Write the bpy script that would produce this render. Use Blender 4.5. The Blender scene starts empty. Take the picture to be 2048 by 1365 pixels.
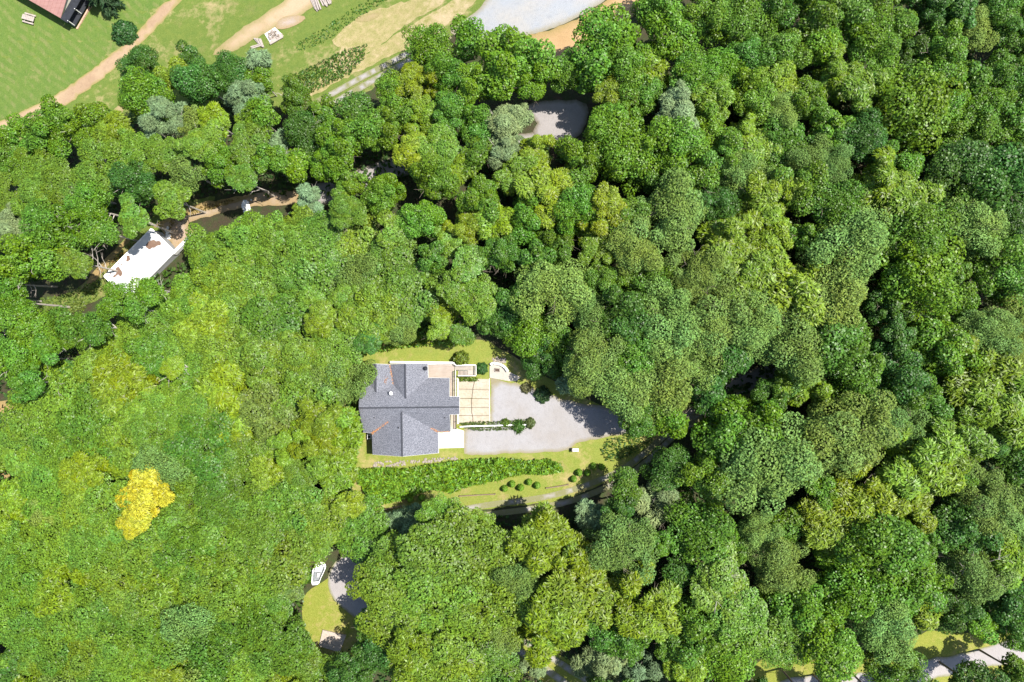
import bpy, bmesh, math, random
import numpy as np
from mathutils import Vector, Matrix, geometry

# ------------------------------------------------------------------ camera, light
S = bpy.context.scene
COL = S.collection
CAM_H = 120.0
F_PX = 1024.0 / math.tan(math.radians(36.0))
cam = bpy.data.cameras.new('camera'); cam.sensor_width = 36.0
cam.lens = 18.0 / math.tan(math.radians(36.0)); cam.clip_start = 1.0; cam.clip_end = 3000.0
camo = bpy.data.objects.new('camera', cam); COL.objects.link(camo)
camo.location = (0, 0, CAM_H); S.camera = camo
SUN_AZ, SUN_EL = math.radians(13.0), math.radians(63.0)      # measured from +x (picture right) towards +y (picture up)
SV = Vector((math.cos(SUN_EL) * math.cos(SUN_AZ), math.cos(SUN_EL) * math.sin(SUN_AZ), math.sin(SUN_EL)))
sd = bpy.data.lights.new('sun', 'SUN'); sd.energy = 5.0; sd.angle = math.radians(0.55); sd.color = (1.0, 0.95, 0.87)
so = bpy.data.objects.new('sun', sd); COL.objects.link(so); so.location = (60, 30, 150)
so.rotation_euler = SV.to_track_quat('Z', 'Y').to_euler()
W = bpy.data.worlds.new('World'); S.world = W; W.use_nodes = True
wn = W.node_tree; wn.nodes.clear()
sky = wn.nodes.new('ShaderNodeTexSky'); sky.sky_type = 'NISHITA'; sky.sun_disc = False
sky.sun_elevation = SUN_EL; sky.sun_rotation = math.pi / 2 - SUN_AZ
bg = wn.nodes.new('ShaderNodeBackground'); bg.inputs['Strength'].default_value = 0.11
wo = wn.nodes.new('ShaderNodeOutputWorld')
wn.links.new(sky.outputs[0], bg.inputs[0]); wn.links.new(bg.outputs[0], wo.inputs[0])
S.view_settings.view_transform = 'Standard'; S.view_settings.look = 'None'
S.view_settings.gamma = 1.0; S.view_settings.use_curve_mapping = False
S.view_settings.exposure = 0.85
S.cycles.max_bounces = 8; S.cycles.diffuse_bounces = 4; S.cycles.transparent_max_bounces = 4

rnd = random.Random(11)
# ------------------------------------------------------------------ terrain function, pixel -> place
def sst(a, b, v):
    t = min(1.0, max(0.0, (v - a) / (b - a))); return t * t * (3 - 2 * t)
def ground(x, y):
    d = -0.55 * x + 0.83 * y
    z = -21.0 * sst(8, 105, d)
    z -= 9.0 * sst(45, 150, x)
    pl = sst(34, 62, math.hypot(x + 6, y + 16))
    z += pl * (0.35 * math.sin(x * .13 + 1.3) * math.cos(y * .11) + 0.25 * math.sin(x * .05 - y * .17 + .6))
    return z
def at(px, py, h=0.0):
    """the place on the terrain (or h metres over it) that stands at photo pixel px, py"""
    dx, dy = (px - 1024.0) / F_PX, -(py - 682.5) / F_PX
    t = CAM_H - h
    for _ in range(14):
        t = CAM_H - ground(dx * t, dy * t) - h
    return Vector((dx * t, dy * t, CAM_H - t))
def atz(px, py, z):
    t = CAM_H - z
    return Vector(((px - 1024.0) / F_PX * t, -(py - 682.5) / F_PX * t, z))

# ------------------------------------------------------------------ object helpers
def tag(o, label=None, cat=None, group=None, kind=None):
    if label: o['label'] = label
    if cat: o['category'] = cat
    if group: o['group'] = group
    if kind: o['kind'] = kind
    return o
def empty(name, loc, rz=0.0):
    o = bpy.data.objects.new(name, None); COL.objects.link(o)
    o.location = loc; o.rotation_euler = (0, 0, rz); o.empty_display_size = 0.5
    return o
def link_mesh(name, me, mat=None, parent=None, loc=None, world=True):
    if mat is not None and not me.materials: me.materials.append(mat)
    o = bpy.data.objects.new(name, me); COL.objects.link(o)
    if parent is not None:
        o.parent = parent
        if world:
            o.matrix_parent_inverse = Matrix.LocRotScale(parent.location, parent.rotation_euler, None).inverted()
    if loc is not None: o.location = loc
    return o
class MB:
    def __init__(s): s.v = []; s.f = []
    def poly(s, pts, dz):
        """closed slab: polygon pts (3-D) on top, the same moved by dz (a Vector or a drop) below"""
        n = len(pts); b = len(s.v)
        dv = dz if isinstance(dz, Vector) else Vector((0, 0, -dz))
        s.v += [tuple(p) for p in pts] + [tuple(Vector(p) + dv) for p in pts]
        s.f.append(tuple(range(b, b + n))); s.f.append(tuple(range(b + 2 * n - 1, b + n - 1, -1)))
        for i in range(n):
            j = (i + 1) % n; s.f.append((b + i, b + n + i, b + n + j, b + j))
        return s
    def box(s, c, sz, rz=0.0):
        x, y, z = sz[0] / 2, sz[1] / 2, sz[2] / 2
        ca, sa = math.cos(rz), math.sin(rz)
        top = [Vector((c[0] + ca * a - sa * q, c[1] + sa * a + ca * q, c[2] + z)) for a, q in ((-x, -y), (x, -y), (x, y), (-x, y))]
        return s.poly(top, sz[2])
    def bar(s, p, q, w, h):
        p, q = Vector(p), Vector(q); d = (q - p).normalized()
        side = d.cross(Vector((0, 0, 1)))
        side = Vector((1, 0, 0)) if side.length < 1e-4 else side.normalized()
        up = side.cross(d).normalized()
        b = len(s.v)
        for e in (p, q):
            for a, c in ((-1, -1), (1, -1), (1, 1), (-1, 1)):
                s.v.append(tuple(e + side * a * w / 2 + up * c * h / 2))
        s.f += [(b, b + 1, b + 2, b + 3), (b + 7, b + 6, b + 5, b + 4)]
        for i in range(4):
            j = (i + 1) % 4; s.f.append((b + i, b + 4 + i, b + 4 + j, b + j))
        return s
    def tube(s, pts, rad, n=8):
        b = len(s.v); pts = [Vector(p) for p in pts]; up0 = Vector((0.13, 0.91, 0.37))
        for i, p in enumerate(pts):
            d = (pts[min(i + 1, len(pts) - 1)] - pts[max(i - 1, 0)]).normalized()
            u = d.cross(up0).normalized(); w = d.cross(u)
            for k in range(n):
                a = 2 * math.pi * k / n
                s.v.append(tuple(p + (u * math.cos(a) + w * math.sin(a)) * rad[i]))
        for i in range(len(pts) - 1):
            for k in range(n):
                l = (k + 1) % n
                s.f.append((b + i * n + k, b + i * n + l, b + (i + 1) * n + l, b + (i + 1) * n + k))
        s.f.append(tuple(b + k for k in range(n - 1, -1, -1)))
        s.f.append(tuple(b + (len(pts) - 1) * n + k for k in range(n)))
        return s
    def mesh(s, name):
        me = bpy.data.meshes.new(name); me.from_pydata(s.v, [], s.f); me.validate()
        bm = bmesh.new(); bm.from_mesh(me); bmesh.ops.recalc_face_normals(bm, faces=bm.faces); bm.to_mesh(me); bm.free()
        me.update(); return me
    def build(s, name, mat, parent=None, loc=None):
        return link_mesh(name, s.mesh(name), mat, parent, loc)

# ------------------------------------------------------------------ materials
MATS = {}
class NT:
    def __init__(s, name):
        s.m = bpy.data.materials.new(name); s.m.use_nodes = True; s.t = s.m.node_tree; s.t.nodes.clear()
        s.out = s.n('ShaderNodeOutputMaterial'); s.geo = s.n('ShaderNodeNewGeometry').outputs['Position']
    def n(s, typ, **kw):
        x = s.t.nodes.new(typ)
        for k, v in kw.items(): setattr(x, k, v)
        return x
    def put(s, sock, v):
        if isinstance(v, bpy.types.NodeSocket): s.t.links.new(v, sock)
        elif isinstance(v, tuple) and len(v) == 3 and sock.type == 'RGBA': sock.default_value = (*v, 1)
        else: sock.default_value = v
    def noise(s, scale, detail=4.0, rough=.55, vec=None, dist=0.0):
        x = s.n('ShaderNodeTexNoise'); s.put(x.inputs['Vector'], vec or s.geo)
        x.inputs['Scale'].default_value = scale; x.inputs['Detail'].default_value = detail
        x.inputs['Roughness'].default_value = rough; x.inputs['Distortion'].default_value = dist
        return x.outputs['Fac']
    def ramp(s, fac, lo, hi, a=0.0, b=1.0):
        x = s.n('ShaderNodeMapRange'); s.put(x.inputs[0], fac)
        for i, v in enumerate((lo, hi, a, b)): x.inputs[i + 1].default_value = v
        return x.outputs[0]
    def mix(s, f, a, b, mode='MIX'):
        x = s.n('ShaderNodeMix', data_type='RGBA', blend_type=mode)
        s.put(x.inputs['Factor'], f); s.put(x.inputs['A'], a); s.put(x.inputs['B'], b)
        return x.outputs['Result']
    def math(s, op, a, b=0.0):
        x = s.n('ShaderNodeMath', operation=op); s.put(x.inputs[0], a); s.put(x.inputs[1], b); return x.outputs[0]
    def attr(s, name):
        return s.n('ShaderNodeAttribute', attribute_name=name).outputs['Fac']
    def stretch(s, sx, sy, sz=1.0, rot=0.0):
        x = s.n('ShaderNodeMapping'); s.put(x.inputs['Vector'], s.geo)
        x.inputs['Rotation'].default_value = (0, 0, rot); x.inputs['Scale'].default_value = (sx, sy, sz)
        return x.outputs[0]
    def done(s, col, rough=.8, bump=None, bs=.3, bd=.05, spec=.3, metal=0.0):
        p = s.n('ShaderNodeBsdfPrincipled'); s.put(p.inputs['Base Color'], col); s.put(p.inputs['Roughness'], rough)
        p.inputs['Specular IOR Level'].default_value = spec; p.inputs['Metallic'].default_value = metal
        if bump is not None:
            b = s.n('ShaderNodeBump'); b.inputs['Strength'].default_value = bs; b.inputs['Distance'].default_value = bd
            s.put(b.inputs['Height'], bump); s.t.links.new(b.outputs[0], p.inputs['Normal'])
        s.t.links.new(p.outputs[0], s.out.inputs[0]); return s.m
def simple(name, c, rough=.7, var=.25, scale=3.0, spec=.3, metal=0.0, bump=.15):
    n = NT(name); f = n.noise(scale, 6, .65)
    d = tuple(v * (1 - var) for v in c); l = tuple(min(.9, v * (1 + var)) for v in c)
    return n.done(n.mix(n.ramp(f, .3, .7), d, l), rough, n.noise(scale * 6, 3), bump, .03, spec, metal)

GA = .78
def ga(c): return tuple(v * GA for v in c)
def m_floor():
    n = NT('forest_floor'); a = n.noise(.6, 6, .7); b = n.noise(4, 4, .7)
    c = n.mix(n.ramp(a, .35, .65), (.05, .036, .022), (.035, .06, .014))
    c = n.mix(n.ramp(b, .55, .75), c, (.10, .07, .045))
    return n.done(c, .9, b, .6, .2)
def m_lawn(name, g1, g2, dry, stripes=None, dryamt=.6, dirtamt=0.0):
    g1, g2, dry = ga(g1), ga(g2), ga(dry)
    n = NT(name); a = n.noise(.11, 5, .6); b = n.noise(.8, 6, .7); c3 = n.noise(7, 4, .7)
    c = n.mix(n.ramp(b, .3, .7), g1, g2)
    f = n.math('ADD', n.math('MULTIPLY', a, 1.2), n.math('MULTIPLY', b, .8))
    c = n.mix(n.ramp(f, 1.28 - dryamt * .5, 1.55 - dryamt * .5), c, dry)
    if stripes is not None:
        v = n.stretch(1, 1, 1, stripes); w = n.n('ShaderNodeTexWave', wave_type='BANDS', bands_direction='X')
        n.put(w.inputs['Vector'], v); w.inputs['Scale'].default_value = .19; w.inputs['Distortion'].default_value = 4.5
        w.inputs['Detail'].default_value = 3; w.inputs['Detail Scale'].default_value = .6
        st = n.stretch(.9, .12, 1, stripes); nb = n.noise(1.2, 4, .6, st)
        c = n.mix(n.math('MULTIPLY', n.ramp(w.outputs['Fac'], .35, .8), n.ramp(nb, .4, .68, .0, .5)), c, dry)
    if dirtamt:
        c = n.mix(n.math('MULTIPLY', n.ramp(n.noise(.25, 5, .7), .55, .7), dirtamt), c, (.36, .23, .13))
    c = n.mix(n.ramp(c3, .3, .7), n.mix(.38, c, (.02, .03, .006)), n.mix(.12, c, (.5, .5, .25)))
    return n.done(c, .85, c3, .5, .12, .2)
def m_gravel(name, a, b, edgecol, ew=.8, speck=.5):
    a, b, edgecol = ga(a), ga(b), ga(edgecol)
    n = NT(name); big = n.noise(.16, 4, .6); mid = n.noise(1.3, 6, .75); fine = n.noise(9, 4, .75)
    vor = n.n('ShaderNodeTexVoronoi'); n.put(vor.inputs['Vector'], n.geo); vor.inputs['Scale'].default_value = 7
    c = n.mix(n.ramp(big, .35, .65), a, b)
    c = n.mix(n.ramp(mid, .5, .78, 0, .55), c, tuple(v * .62 for v in a))
    c = n.mix(n.math('MULTIPLY', n.ramp(fine, .35, .7), speck), tuple(v * .55 for v in a), c) if speck > .9 else n.mix(n.ramp(fine, .25, .6, speck * .6, 0), c, tuple(v * .45 for v in a))
    e = n.math('ADD', n.attr('edge'), n.math('MULTIPLY', n.math('SUBTRACT', mid, .5), 1.6 * ew))
    c = n.mix(n.ramp(e, 0.0, ew, .85, 0.0), c, edgecol)
    return n.done(c, .9, n.math('ADD', fine, vor.outputs['Distance']), .5, .06, .2)
def m_roof():
    n = NT('roof_shingles'); f = n.noise(8, 3, .8); g = n.noise(.5, 4, .6); h = n.noise(26, 2, .8)
    br = n.n('ShaderNodeTexBrick'); n.put(br.inputs['Vector'], n.stretch(1.6, 1.6)); br.inputs['Scale'].default_value = 1.6
    c = n.mix(n.ramp(f, .36, .64), (.030, .034, .044), (.33, .34, .385))
    c = n.mix(n.ramp(h, .4, .6, 0, .35), c, (.04, .044, .056))
    c = n.mix(n.ramp(g, .3, .7, 0, .3), c, (.12, .12, .14))
    return n.done(c, .85, f, .3, .02, .25)
def m_concrete(name, a, b, dark, amt=.7, cracks=False):
    a, b, dark = ga(a), ga(b), ga(dark)
    n = NT(name); f = n.noise(.45, 6, .7); g = n.noise(3.5, 6, .7); h = n.noise(20, 3, .7)
    c = n.mix(n.ramp(f, .35, .65), a, b); c = n.mix(n.ramp(g, .5, .75, 0, amt), c, dark)
    c = n.mix(n.ramp(h, .45, .7, 0, .25), c, dark)
    return n.done(c, .85, h, .2, .02)
def m_boards(name, a, b, scale, rot=0.0):
    n = NT(name); v = n.stretch(.35, 5, 1, rot); g = n.noise(scale, 5, .7, v); h = n.noise(.8, 4)
    c = n.mix(n.ramp(g, .3, .7), a, b); c = n.mix(n.ramp(h, .45, .7, 0, .35), c, tuple(x * .7 for x in a))
    return n.done(c, .8, g, .3, .01)
def m_leaf(name, trans=.38, gloss=.35, rough=.42):
    n = NT(name); oi = n.n('ShaderNodeObjectInfo'); lv = n.attr('lv'); lb = n.attr('lb')
    c = oi.outputs['Color']
    hs = n.n('ShaderNodeHueSaturation'); n.put(hs.inputs['Color'], c)
    n.put(hs.inputs['Hue'], n.ramp(lb, 0, 1, .476, .522)); n.put(hs.inputs['Saturation'], n.ramp(lb, 0, 1, 1.05, .92))
    n.put(hs.inputs['Value'], n.math('MULTIPLY', n.ramp(lv, 0, 1, .50, 1.50), n.ramp(lb, 0, 1, .85, 1.15)))
    c = hs.outputs[0]
    p = n.n('ShaderNodeBsdfPrincipled'); n.put(p.inputs['Base Color'], c); n.put(p.inputs['Roughness'], rough)
    p.inputs['Specular IOR Level'].default_value = gloss
    t = n.n('ShaderNodeBsdfTranslucent'); n.put(t.inputs['Color'], n.mix(.5, c, (.16, .22, .01)))
    mx = n.n('ShaderNodeMixShader'); mx.inputs[0].default_value = trans
    n.t.links.new(p.outputs[0], mx.inputs[1]); n.t.links.new(t.outputs[0], mx.inputs[2])
    n.t.links.new(mx.outputs[0], n.out.inputs[0]); return n.m
M = dict(
    floor=m_floor(),
    lawn=m_lawn('yard_lawn', (.21, .285, .030), (.30, .32, .045), (.50, .39, .17), None, .5, .6),
    lawn2=m_lawn('lower_lawn', (.23, .285, .022), (.32, .33, .04), (.46, .36, .14), None, .5, .1),
    mown=m_lawn('mown_lawn', (.085, .185, .018), (.135, .225, .026), (.30, .27, .11), math.radians(-52), .30),
    rough=m_lawn('rough_grass', (.105, .19, .018), (.18, .24, .03), (.47, .37, .18), None, .5, .2),
    straw=m_lawn('straw', (.30, .29, .08), (.56, .43, .23), (.62, .48, .30), None, .5, .2),
    gravel=m_gravel('gravel', (.41, .40, .41), (.37, .345, .33), (.28, .24, .12), .7),
    track=m_gravel('track_gravel', (.46, .43, .42), (.40, .37, .36), (.22, .22, .07), .45),
    padgravel=m_gravel('blue_gravel', (.40, .42, .45), (.46, .44, .41), (.30, .26, .16), 1.2),
    dirt=m_gravel('dirt', (.56, .42, .27), (.50, .36, .22), (.30, .26, .10), 1.5),
    orange=m_gravel('clay_bank', (.56, .38, .20), (.48, .31, .15), (.32, .24, .09), 1.6),
    ditch=m_gravel('ditch', (.40, .27, .17), (.52, .38, .24), (.30, .26, .08), .5),
    rubble=m_gravel('rubble_dirt', (.50, .42, .36), (.52, .36, .22), (.36, .26, .12), 1.2),
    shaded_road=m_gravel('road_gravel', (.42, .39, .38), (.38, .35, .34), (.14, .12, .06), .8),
    roof=m_roof(),
    ridge=simple('ridge_shingle', (.045, .048, .058), .85, .4, 6),
    trim=simple('white_trim', (.72, .72, .70), .5, .06, 2),
    wall=simple('cream_siding', (.62, .59, .52), .6, .08, 2),
    white=simple('white_paint', (.78, .78, .76), .45, .05, 1.2),
    offwhite=simple('weathered_white', (.66, .64, .60), .6, .15, 2),
    glass=simple('window_glass', (.03, .04, .05), .08, .2, 1, .6, 0, 0),
    dark=simple('dark_metal', (.03, .028, .027), .5, .3, 4),
    rail=simple('dark_rail', (.035, .03, .028), .6, .3, 5),
    deck=m_boards('deck_boards', (.42, .34, .28), (.56, .47, .40), 2.2, 0),
    deck2=m_boards('deck_boards_grey', (.36, .31, .27), (.47, .41, .36), 2.2, math.pi / 2),
    pad=m_concrete('pad_concrete', (.47, .40, .30), (.56, .50, .41), (.28, .21, .13), .75),
    patio=m_concrete('patio_concrete', (.48, .44, .38), (.56, .51, .45), (.34, .28, .21), .6),
    apron=m_concrete('apron_concrete', (.74, .70, .58), (.78, .74, .63), (.62, .57, .45), .3),
    slab=m_concrete('tan_slab', (.50, .42, .35), (.56, .48, .41), (.28, .20, .15), .75),
    crack=simple('crack_soil', (.10, .08, .055), .95, .3, 5),
    membrane=m_concrete('white_membrane', (.76, .78, .80), (.80, .81, .82), (.55, .55, .52), .18),
    torn=m_concrete('torn_patch', (.20, .12, .085), (.26, .17, .12), (.09, .06, .05), .7),
    block=simple('concrete_block', (.34, .35, .36), .85, .2, 2),
    bark=simple('bark', (.20, .165, .13), .9, .4, 5, .2, 0, .5),
    palebark=simple('pale_bark', (.42, .38, .33), .9, .3, 5, .2, 0, .4),
    wood=m_boards('weathered_wood', (.26, .22, .19), (.50, .44, .39), 3.0, .9),
    timber=m_boards('timber_edging', (.14, .10, .07), (.26, .19, .13), 3.0, .3),
    stone=simple('stone', (.27, .235, .20), .85, .35, 2.5),
    redroof=m_boards('red_metal_roof', (.30, .155, .135), (.38, .215, .19), 1.0, .5),
    brick=simple('brick_edge', (.52, .33, .24), .85, .25, 3),
    darkroof=simple('dark_porch_roof', (.022, .025, .032), .7, .3, 2),
    hull=simple('boat_gelcoat', (.80, .80, .80), .25, .04, 2, .5, 0, .02),
    inner=simple('boat_liner', (.22, .24, .25), .5, .3, 4),
    leaf=m_leaf('leaf'), leaf_dull=m_leaf('leaf_dull', .22, .2, .6),
    needle=m_leaf('needle', .1, .2, .6), litter=m_leaf('litter', .1, .15, .8),
)

# ------------------------------------------------------------------ ground sheets
def polyline(pts, closed=True, step=1.2, jit=.18):
    out = []; n = len(pts)
    for i in range(n if closed else n - 1):
        a, b = pts[i], pts[(i + 1) % n]; L = (b - a).length; k = max(1, int(L / step))
        for j in range(k):
            p = a.lerp(b, j / k)
            out.append(p + Vector((rnd.uniform(-jit, jit), rnd.uniform(-jit, jit), 0)) if (jit and j) else p)
    if not closed: out.append(pts[-1])
    return out
def smooth(pts, it=1, closed=True):
    for _ in range(it):
        q = []; n = len(pts)
        for i in range(n if closed else n - 1):
            a, b = pts[i], pts[(i + 1) % n]; q += [a.lerp(b, .25), a.lerp(b, .75)]
        pts = q if closed else [pts[0]] + q + [pts[-1]]
    return pts
def P(s): return [tuple(float(v) for v in p.split(',')) for p in s.split()]
def inside(p, poly):
    x, y = p; c = False; j = len(poly) - 1
    for i in range(len(poly)):
        xi, yi = poly[i][0], poly[i][1]; xj, yj = poly[j][0], poly[j][1]
        if (yi > y) != (yj > y) and x < (xj - xi) * (y - yi) / (yj - yi) + xi: c = not c
        j = i
    return c
def sheet_world(name, pts, mat, off, step=2.0, jit=.18, flat=None, label=None):
    """a draped sheet with an 'edge' attribute = metres to its outline"""
    out = polyline([Vector((p.x, p.y, 0)) for p in pts], True, .8 if jit else step, jit)
    o2 = [Vector((p.x, p.y)) for p in out]; n = len(o2)
    xs = [p.x for p in o2]; ys = [p.y for p in o2]
    allp = list(o2); A = np.array([(p.x, p.y) for p in o2]); B = np.roll(A, -1, 0)
    def dist(q):
        ab = B - A; ap = np.array(q) - A
        t = np.clip((ap * ab).sum(1) / np.maximum((ab * ab).sum(1), 1e-9), 0, 1)
        return float(np.sqrt((((A + ab * t[:, None]) - np.array(q)) ** 2).sum(1).min()))
    y = min(ys) + step * .5
    while y < max(ys):
        x = min(xs) + step * .5
        while x < max(xs):
            if inside((x, y), [(p.x, p.y) for p in o2]) and dist((x, y)) > step * .35: allp.append(Vector((x, y)))
            x += step
        y += step
    r = geometry.delaunay_2d_cdt(allp, [(i, (i + 1) % n) for i in range(n)], [], 1, 1e-4)
    V, Fc = r[0], r[2]
    me = bpy.data.meshes.new(name)
    me.from_pydata([(v.x, v.y, (ground(v.x, v.y) if flat is None else flat) + off) for v in V], [], [tuple(f) for f in Fc])
    me.update()
    if me.polygons and me.polygons[0].normal.z < 0: me.flip_normals()
    at_ = me.attributes.new('edge', 'FLOAT', 'POINT')
    at_.data.foreach_set('value', [dist((v.x, v.y)) for v in V])
    o = link_mesh(name, me, mat); o['kind'] = 'structure'
    return o
def sheet(name, px, mat, off, step=2.0, jit=.18, sm=1):
    pts = [at(*p) for p in (P(px) if isinstance(px, str) else px)]
    if sm: pts = smooth(pts, sm)
    return sheet_world(name, pts, mat, off, step, jit)
def strip(name, px, width, mat, off, jit=.1):
    c = smooth([at(*p) for p in P(px)], 2, False); L, R = [], []
    for i, p in enumerate(c):
        d = (c[min(i + 1, len(c) - 1)] - c[max(i - 1, 0)]); d.z = 0; d.normalize(); nn = Vector((-d.y, d.x, 0))
        L.append(p + nn * width / 2); R.append(p - nn * width / 2)
    return sheet_world(name, L + R[::-1], mat, off, 1.0, jit)

N = 170; X0, X1, Y0, Y1 = -290, 290, -230, 270
def axis(a, b, n): return [a + (b - a) * i / n for i in range(n + 1)]
gx = axis(X0, -130, 20) + axis(-130, 130, 130)[1:] + axis(130, X1, 20)[1:]
gy = axis(Y0, -95, 18) + axis(-95, 125, 110)[1:] + axis(125, Y1, 18)[1:]
gv = [(x, y, ground(x, y)) for y in gy for x in gx]; w = len(gx)
gf = [(j * w + i, j * w + i + 1, (j + 1) * w + i + 1, (j + 1) * w + i) for j in range(len(gy) - 1) for i in range(w - 1)]
gm = bpy.data.meshes.new('ground'); gm.from_pydata(gv, [], gf); gm.update()
tag(link_mesh('ground', gm, M['floor']), kind='structure')
far = [(-3000, -3000, -32), (3000, -3000, -32), (3000, 3000, -32), (-3000, 3000, -32)]
fm = bpy.data.meshes.new('terrain'); fm.from_pydata(far, [], [(0, 1, 2, 3)]); fm.update()
tag(link_mesh('terrain', fm, M['floor']), kind='structure')

# upper left fields
sheet('rough_field', '-140,-90 1040,-90 985,0 905,72 840,118 760,170 660,225 560,215 480,200 300,235 230,262 60,300 -140,330', M['rough'], .03, 3.0)
sheet('mown_lawn', '-140,-90 370,-90 340,-8 300,36 262,78 222,108 180,140 120,186 62,214 8,236 -140,290', M['mown'], .05, 3.0)
sheet('ditch', '390,-30 366,0 338,28 316,54 292,78 268,102 240,126 214,152 158,194 106,230 55,256 22,280 -60,320 -60,270 8,238 62,216 120,188 180,142 222,110 262,80 300,38 340,-6', M['ditch'], .07, 1.5, .3)
sheet('dirt_track', '690,-70 640,0 604,30 574,46 514,76 452,112 418,110 468,70 520,34 575,0 610,-70', M['dirt'], .07, 1.5, .25)
sheet('dirt_patch', '560,36 590,30 615,34 600,48 570,60 548,58', M['rubble'], .09, 1.0, .2)
sheet('dry_bank', '700,46 740,22 800,8 880,-20 920,-30 890,5 860,25 815,48 772,82 738,108 690,128 640,150 640,140 690,100 660,85 676,70', M['straw'], .07, 1.5, .4)
sheet('dry_bank', '690,128 742,104 790,72 850,34 920,-8 950,-30 975,-20 900,50 846,84 780,112 700,152 610,200 575,205 610,175', M['straw'], .065, 1.5, .3)
sheet('bare_patch', '706,42 730,30 762,24 758,36 728,46', M['dirt'], .1, .8, .2)
sheet('bare_patch', '225,222 242,208 250,216 244,228', M['dirt'], .1, .8, .2)
sheet('bare_patch', '78,305 100,300 112,322 88,330', M['dirt'], .1, .8, .2)
sheet('gravel_lot', '893,62 925,44 958,20 980,-10 1000,-90 1260,-90 1220,-5 1182,20 1150,38 1120,53 1080,66 1045,74 985,80 930,82', M['padgravel'], .09, 2.0, .15)
sheet('clay_bank', '1040,76 1080,67 1120,54 1152,39 1184,21 1222,-4 1262,-90 1340,-90 1290,0 1262,42 1210,78 1150,110 1105,150 1072,130', M['orange'], .11, 1.5, .25)
strip('gravel_track', '628,208 680,180 722,156 770,132 806,112 840,96 895,64', 1.25, M['track'], .10)
strip('gravel_track', '648,218 690,194 735,168 780,143 815,124 850,108 900,72', 1.35, M['track'], .10)
# the lower road between the trees
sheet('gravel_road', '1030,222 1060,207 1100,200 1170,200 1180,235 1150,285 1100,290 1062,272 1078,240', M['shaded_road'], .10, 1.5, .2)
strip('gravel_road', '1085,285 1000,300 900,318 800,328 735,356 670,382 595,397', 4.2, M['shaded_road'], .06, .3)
sheet('dirt_yard', '612,384 560,380 510,388 470,398 420,408 380,420 345,436 318,452 330,470 352,503 372,486 392,468 372,448 400,438 450,424 500,412 560,412 606,408', M['rubble'], .09, 1.5, .25)
sheet('grass_verge', '440,392 400,398 350,408 310,432 280,452 255,472 228,500 205,530 180,556 150,580 100,600 60,606 60,628 110,640 170,612 210,592 260,575 320,455 350,440 400,422', M['rough'], .06, 1.5, .3)
sheet('dirt_bank', '292,446 262,464 232,498 206,522 184,548 170,570 190,566 214,536 240,502 270,472', M['orange'], .08, 1.2, .25)
sheet('dirt_bank', '520,384 470,396 410,404 360,422 322,444 306,452 312,458 350,438 400,424 470,408', M['orange'], .11, 1.2, .3)
sheet('bare_patch', '150,708 182,690 200,692 176,712 156,722', M['dirt'], .08, .8, .3)
sheet('bare_patch', '-20,805 25,800 42,806 20,822 -20,836', M['orange'], .08, .8, .3)
sheet('bare_patch', '-20,945 16,940 26,964 -20,985', M['orange'], .08, .8, .3)
# house plateau
sheet('yard_lawn', '680,690 760,670 960,672 1030,715 1070,738 1140,785 1260,835 1345,850 1330,880 1290,918 1240,950 1180,980 1110,1004 1040,1012 980,1016 900,1030 810,1044 752,1052 720,1020 690,950 690,860 690,760', M['lawn'], .03, 2.0)
sheet('gravel_yard', '981,756 1010,764 1052,770 1082,783 1130,800 1165,808 1205,812 1260,826 1330,836 1390,815 1420,800 1440,815 1400,845 1345,862 1290,866 1245,869 1215,874 1180,880 1152,887 1138,900 1100,904 1050,907 1000,908 945,911 929,908 928,864 930,849 981,849', M['gravel'], .05, 1.5, .15, 0)
strip('gravel_track', '1500,770 1440,795 1385,832 1320,879 1287,909 1237,945 1171,972 1105,992 1038,1003 972,1010 900,1024 820,1040 760,1052 728,1075', 1.0, M['track'], .065)
strip('gravel_track', '1510,785 1450,810 1400,838 1352,868 1310,909 1254,955 1188,987 1121,1009 1038,1022 982,1028 900,1042 820,1056 765,1068 740,1090', 1.0, M['track'], .065)
sheet('gravel_bend', '726,1056 692,1104 664,1130 654,1160 661,1192 688,1220 714,1238 790,1262 900,1268 1015,1290 1030,1268 900,1240 790,1232 742,1212 722,1190 716,1160 724,1130 740,1090 764,1060', M['track'], .07, 1.5, .2)
strip('gravel_track', '1005,1255 1018,1264 1060,1290 1107,1318 1182,1366 1260,1420', 1.15, M['track'], .075)
strip('gravel_track', '1000,1276 1018,1288 1073,1325 1128,1365 1200,1415', 1.25, M['track'], .075)
sheet('lower_lawn', '665,1150 640,1168 618,1180 604,1200 606,1260 612,1295 640,1320 720,1320 760,1260 740,1220 690,1222 660,1195', M['lawn2'], .04, 1.5, .2)
sheet('grass_verge', '990,1230 1040,1260 1120,1310 1210,1365 1270,1420 1150,1430 1080,1365 1000,1310 960,1260', M['lawn2'], .035, 1.5, .2)
sheet('gravel_road', '1540,1400 1556,1362 1610,1350 1700,1348 1780,1334 1866,1316 1930,1306 1985,1290 2060,1266 2120,1240 2120,1300 2060,1322 1990,1332 1900,1350 1850,1364 1800,1400', M['track'], .07, 1.5, .2)
sheet('grass_verge', '1480,1400 1500,1320 1600,1310 1700,1310 1800,1290 1860,1260 1930,1270 1990,1270 2060,1240 2060,1345 1990,1352 1850,1400', M['lawn2'], .04, 1.5, .3)
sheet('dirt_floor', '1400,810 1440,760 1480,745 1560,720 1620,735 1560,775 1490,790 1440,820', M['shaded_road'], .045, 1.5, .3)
sheet('dirt_floor', '1740,660 1775,640 1800,650 1770,675 1740,690', M['orange'], .05, 1.0, .3)

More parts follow.
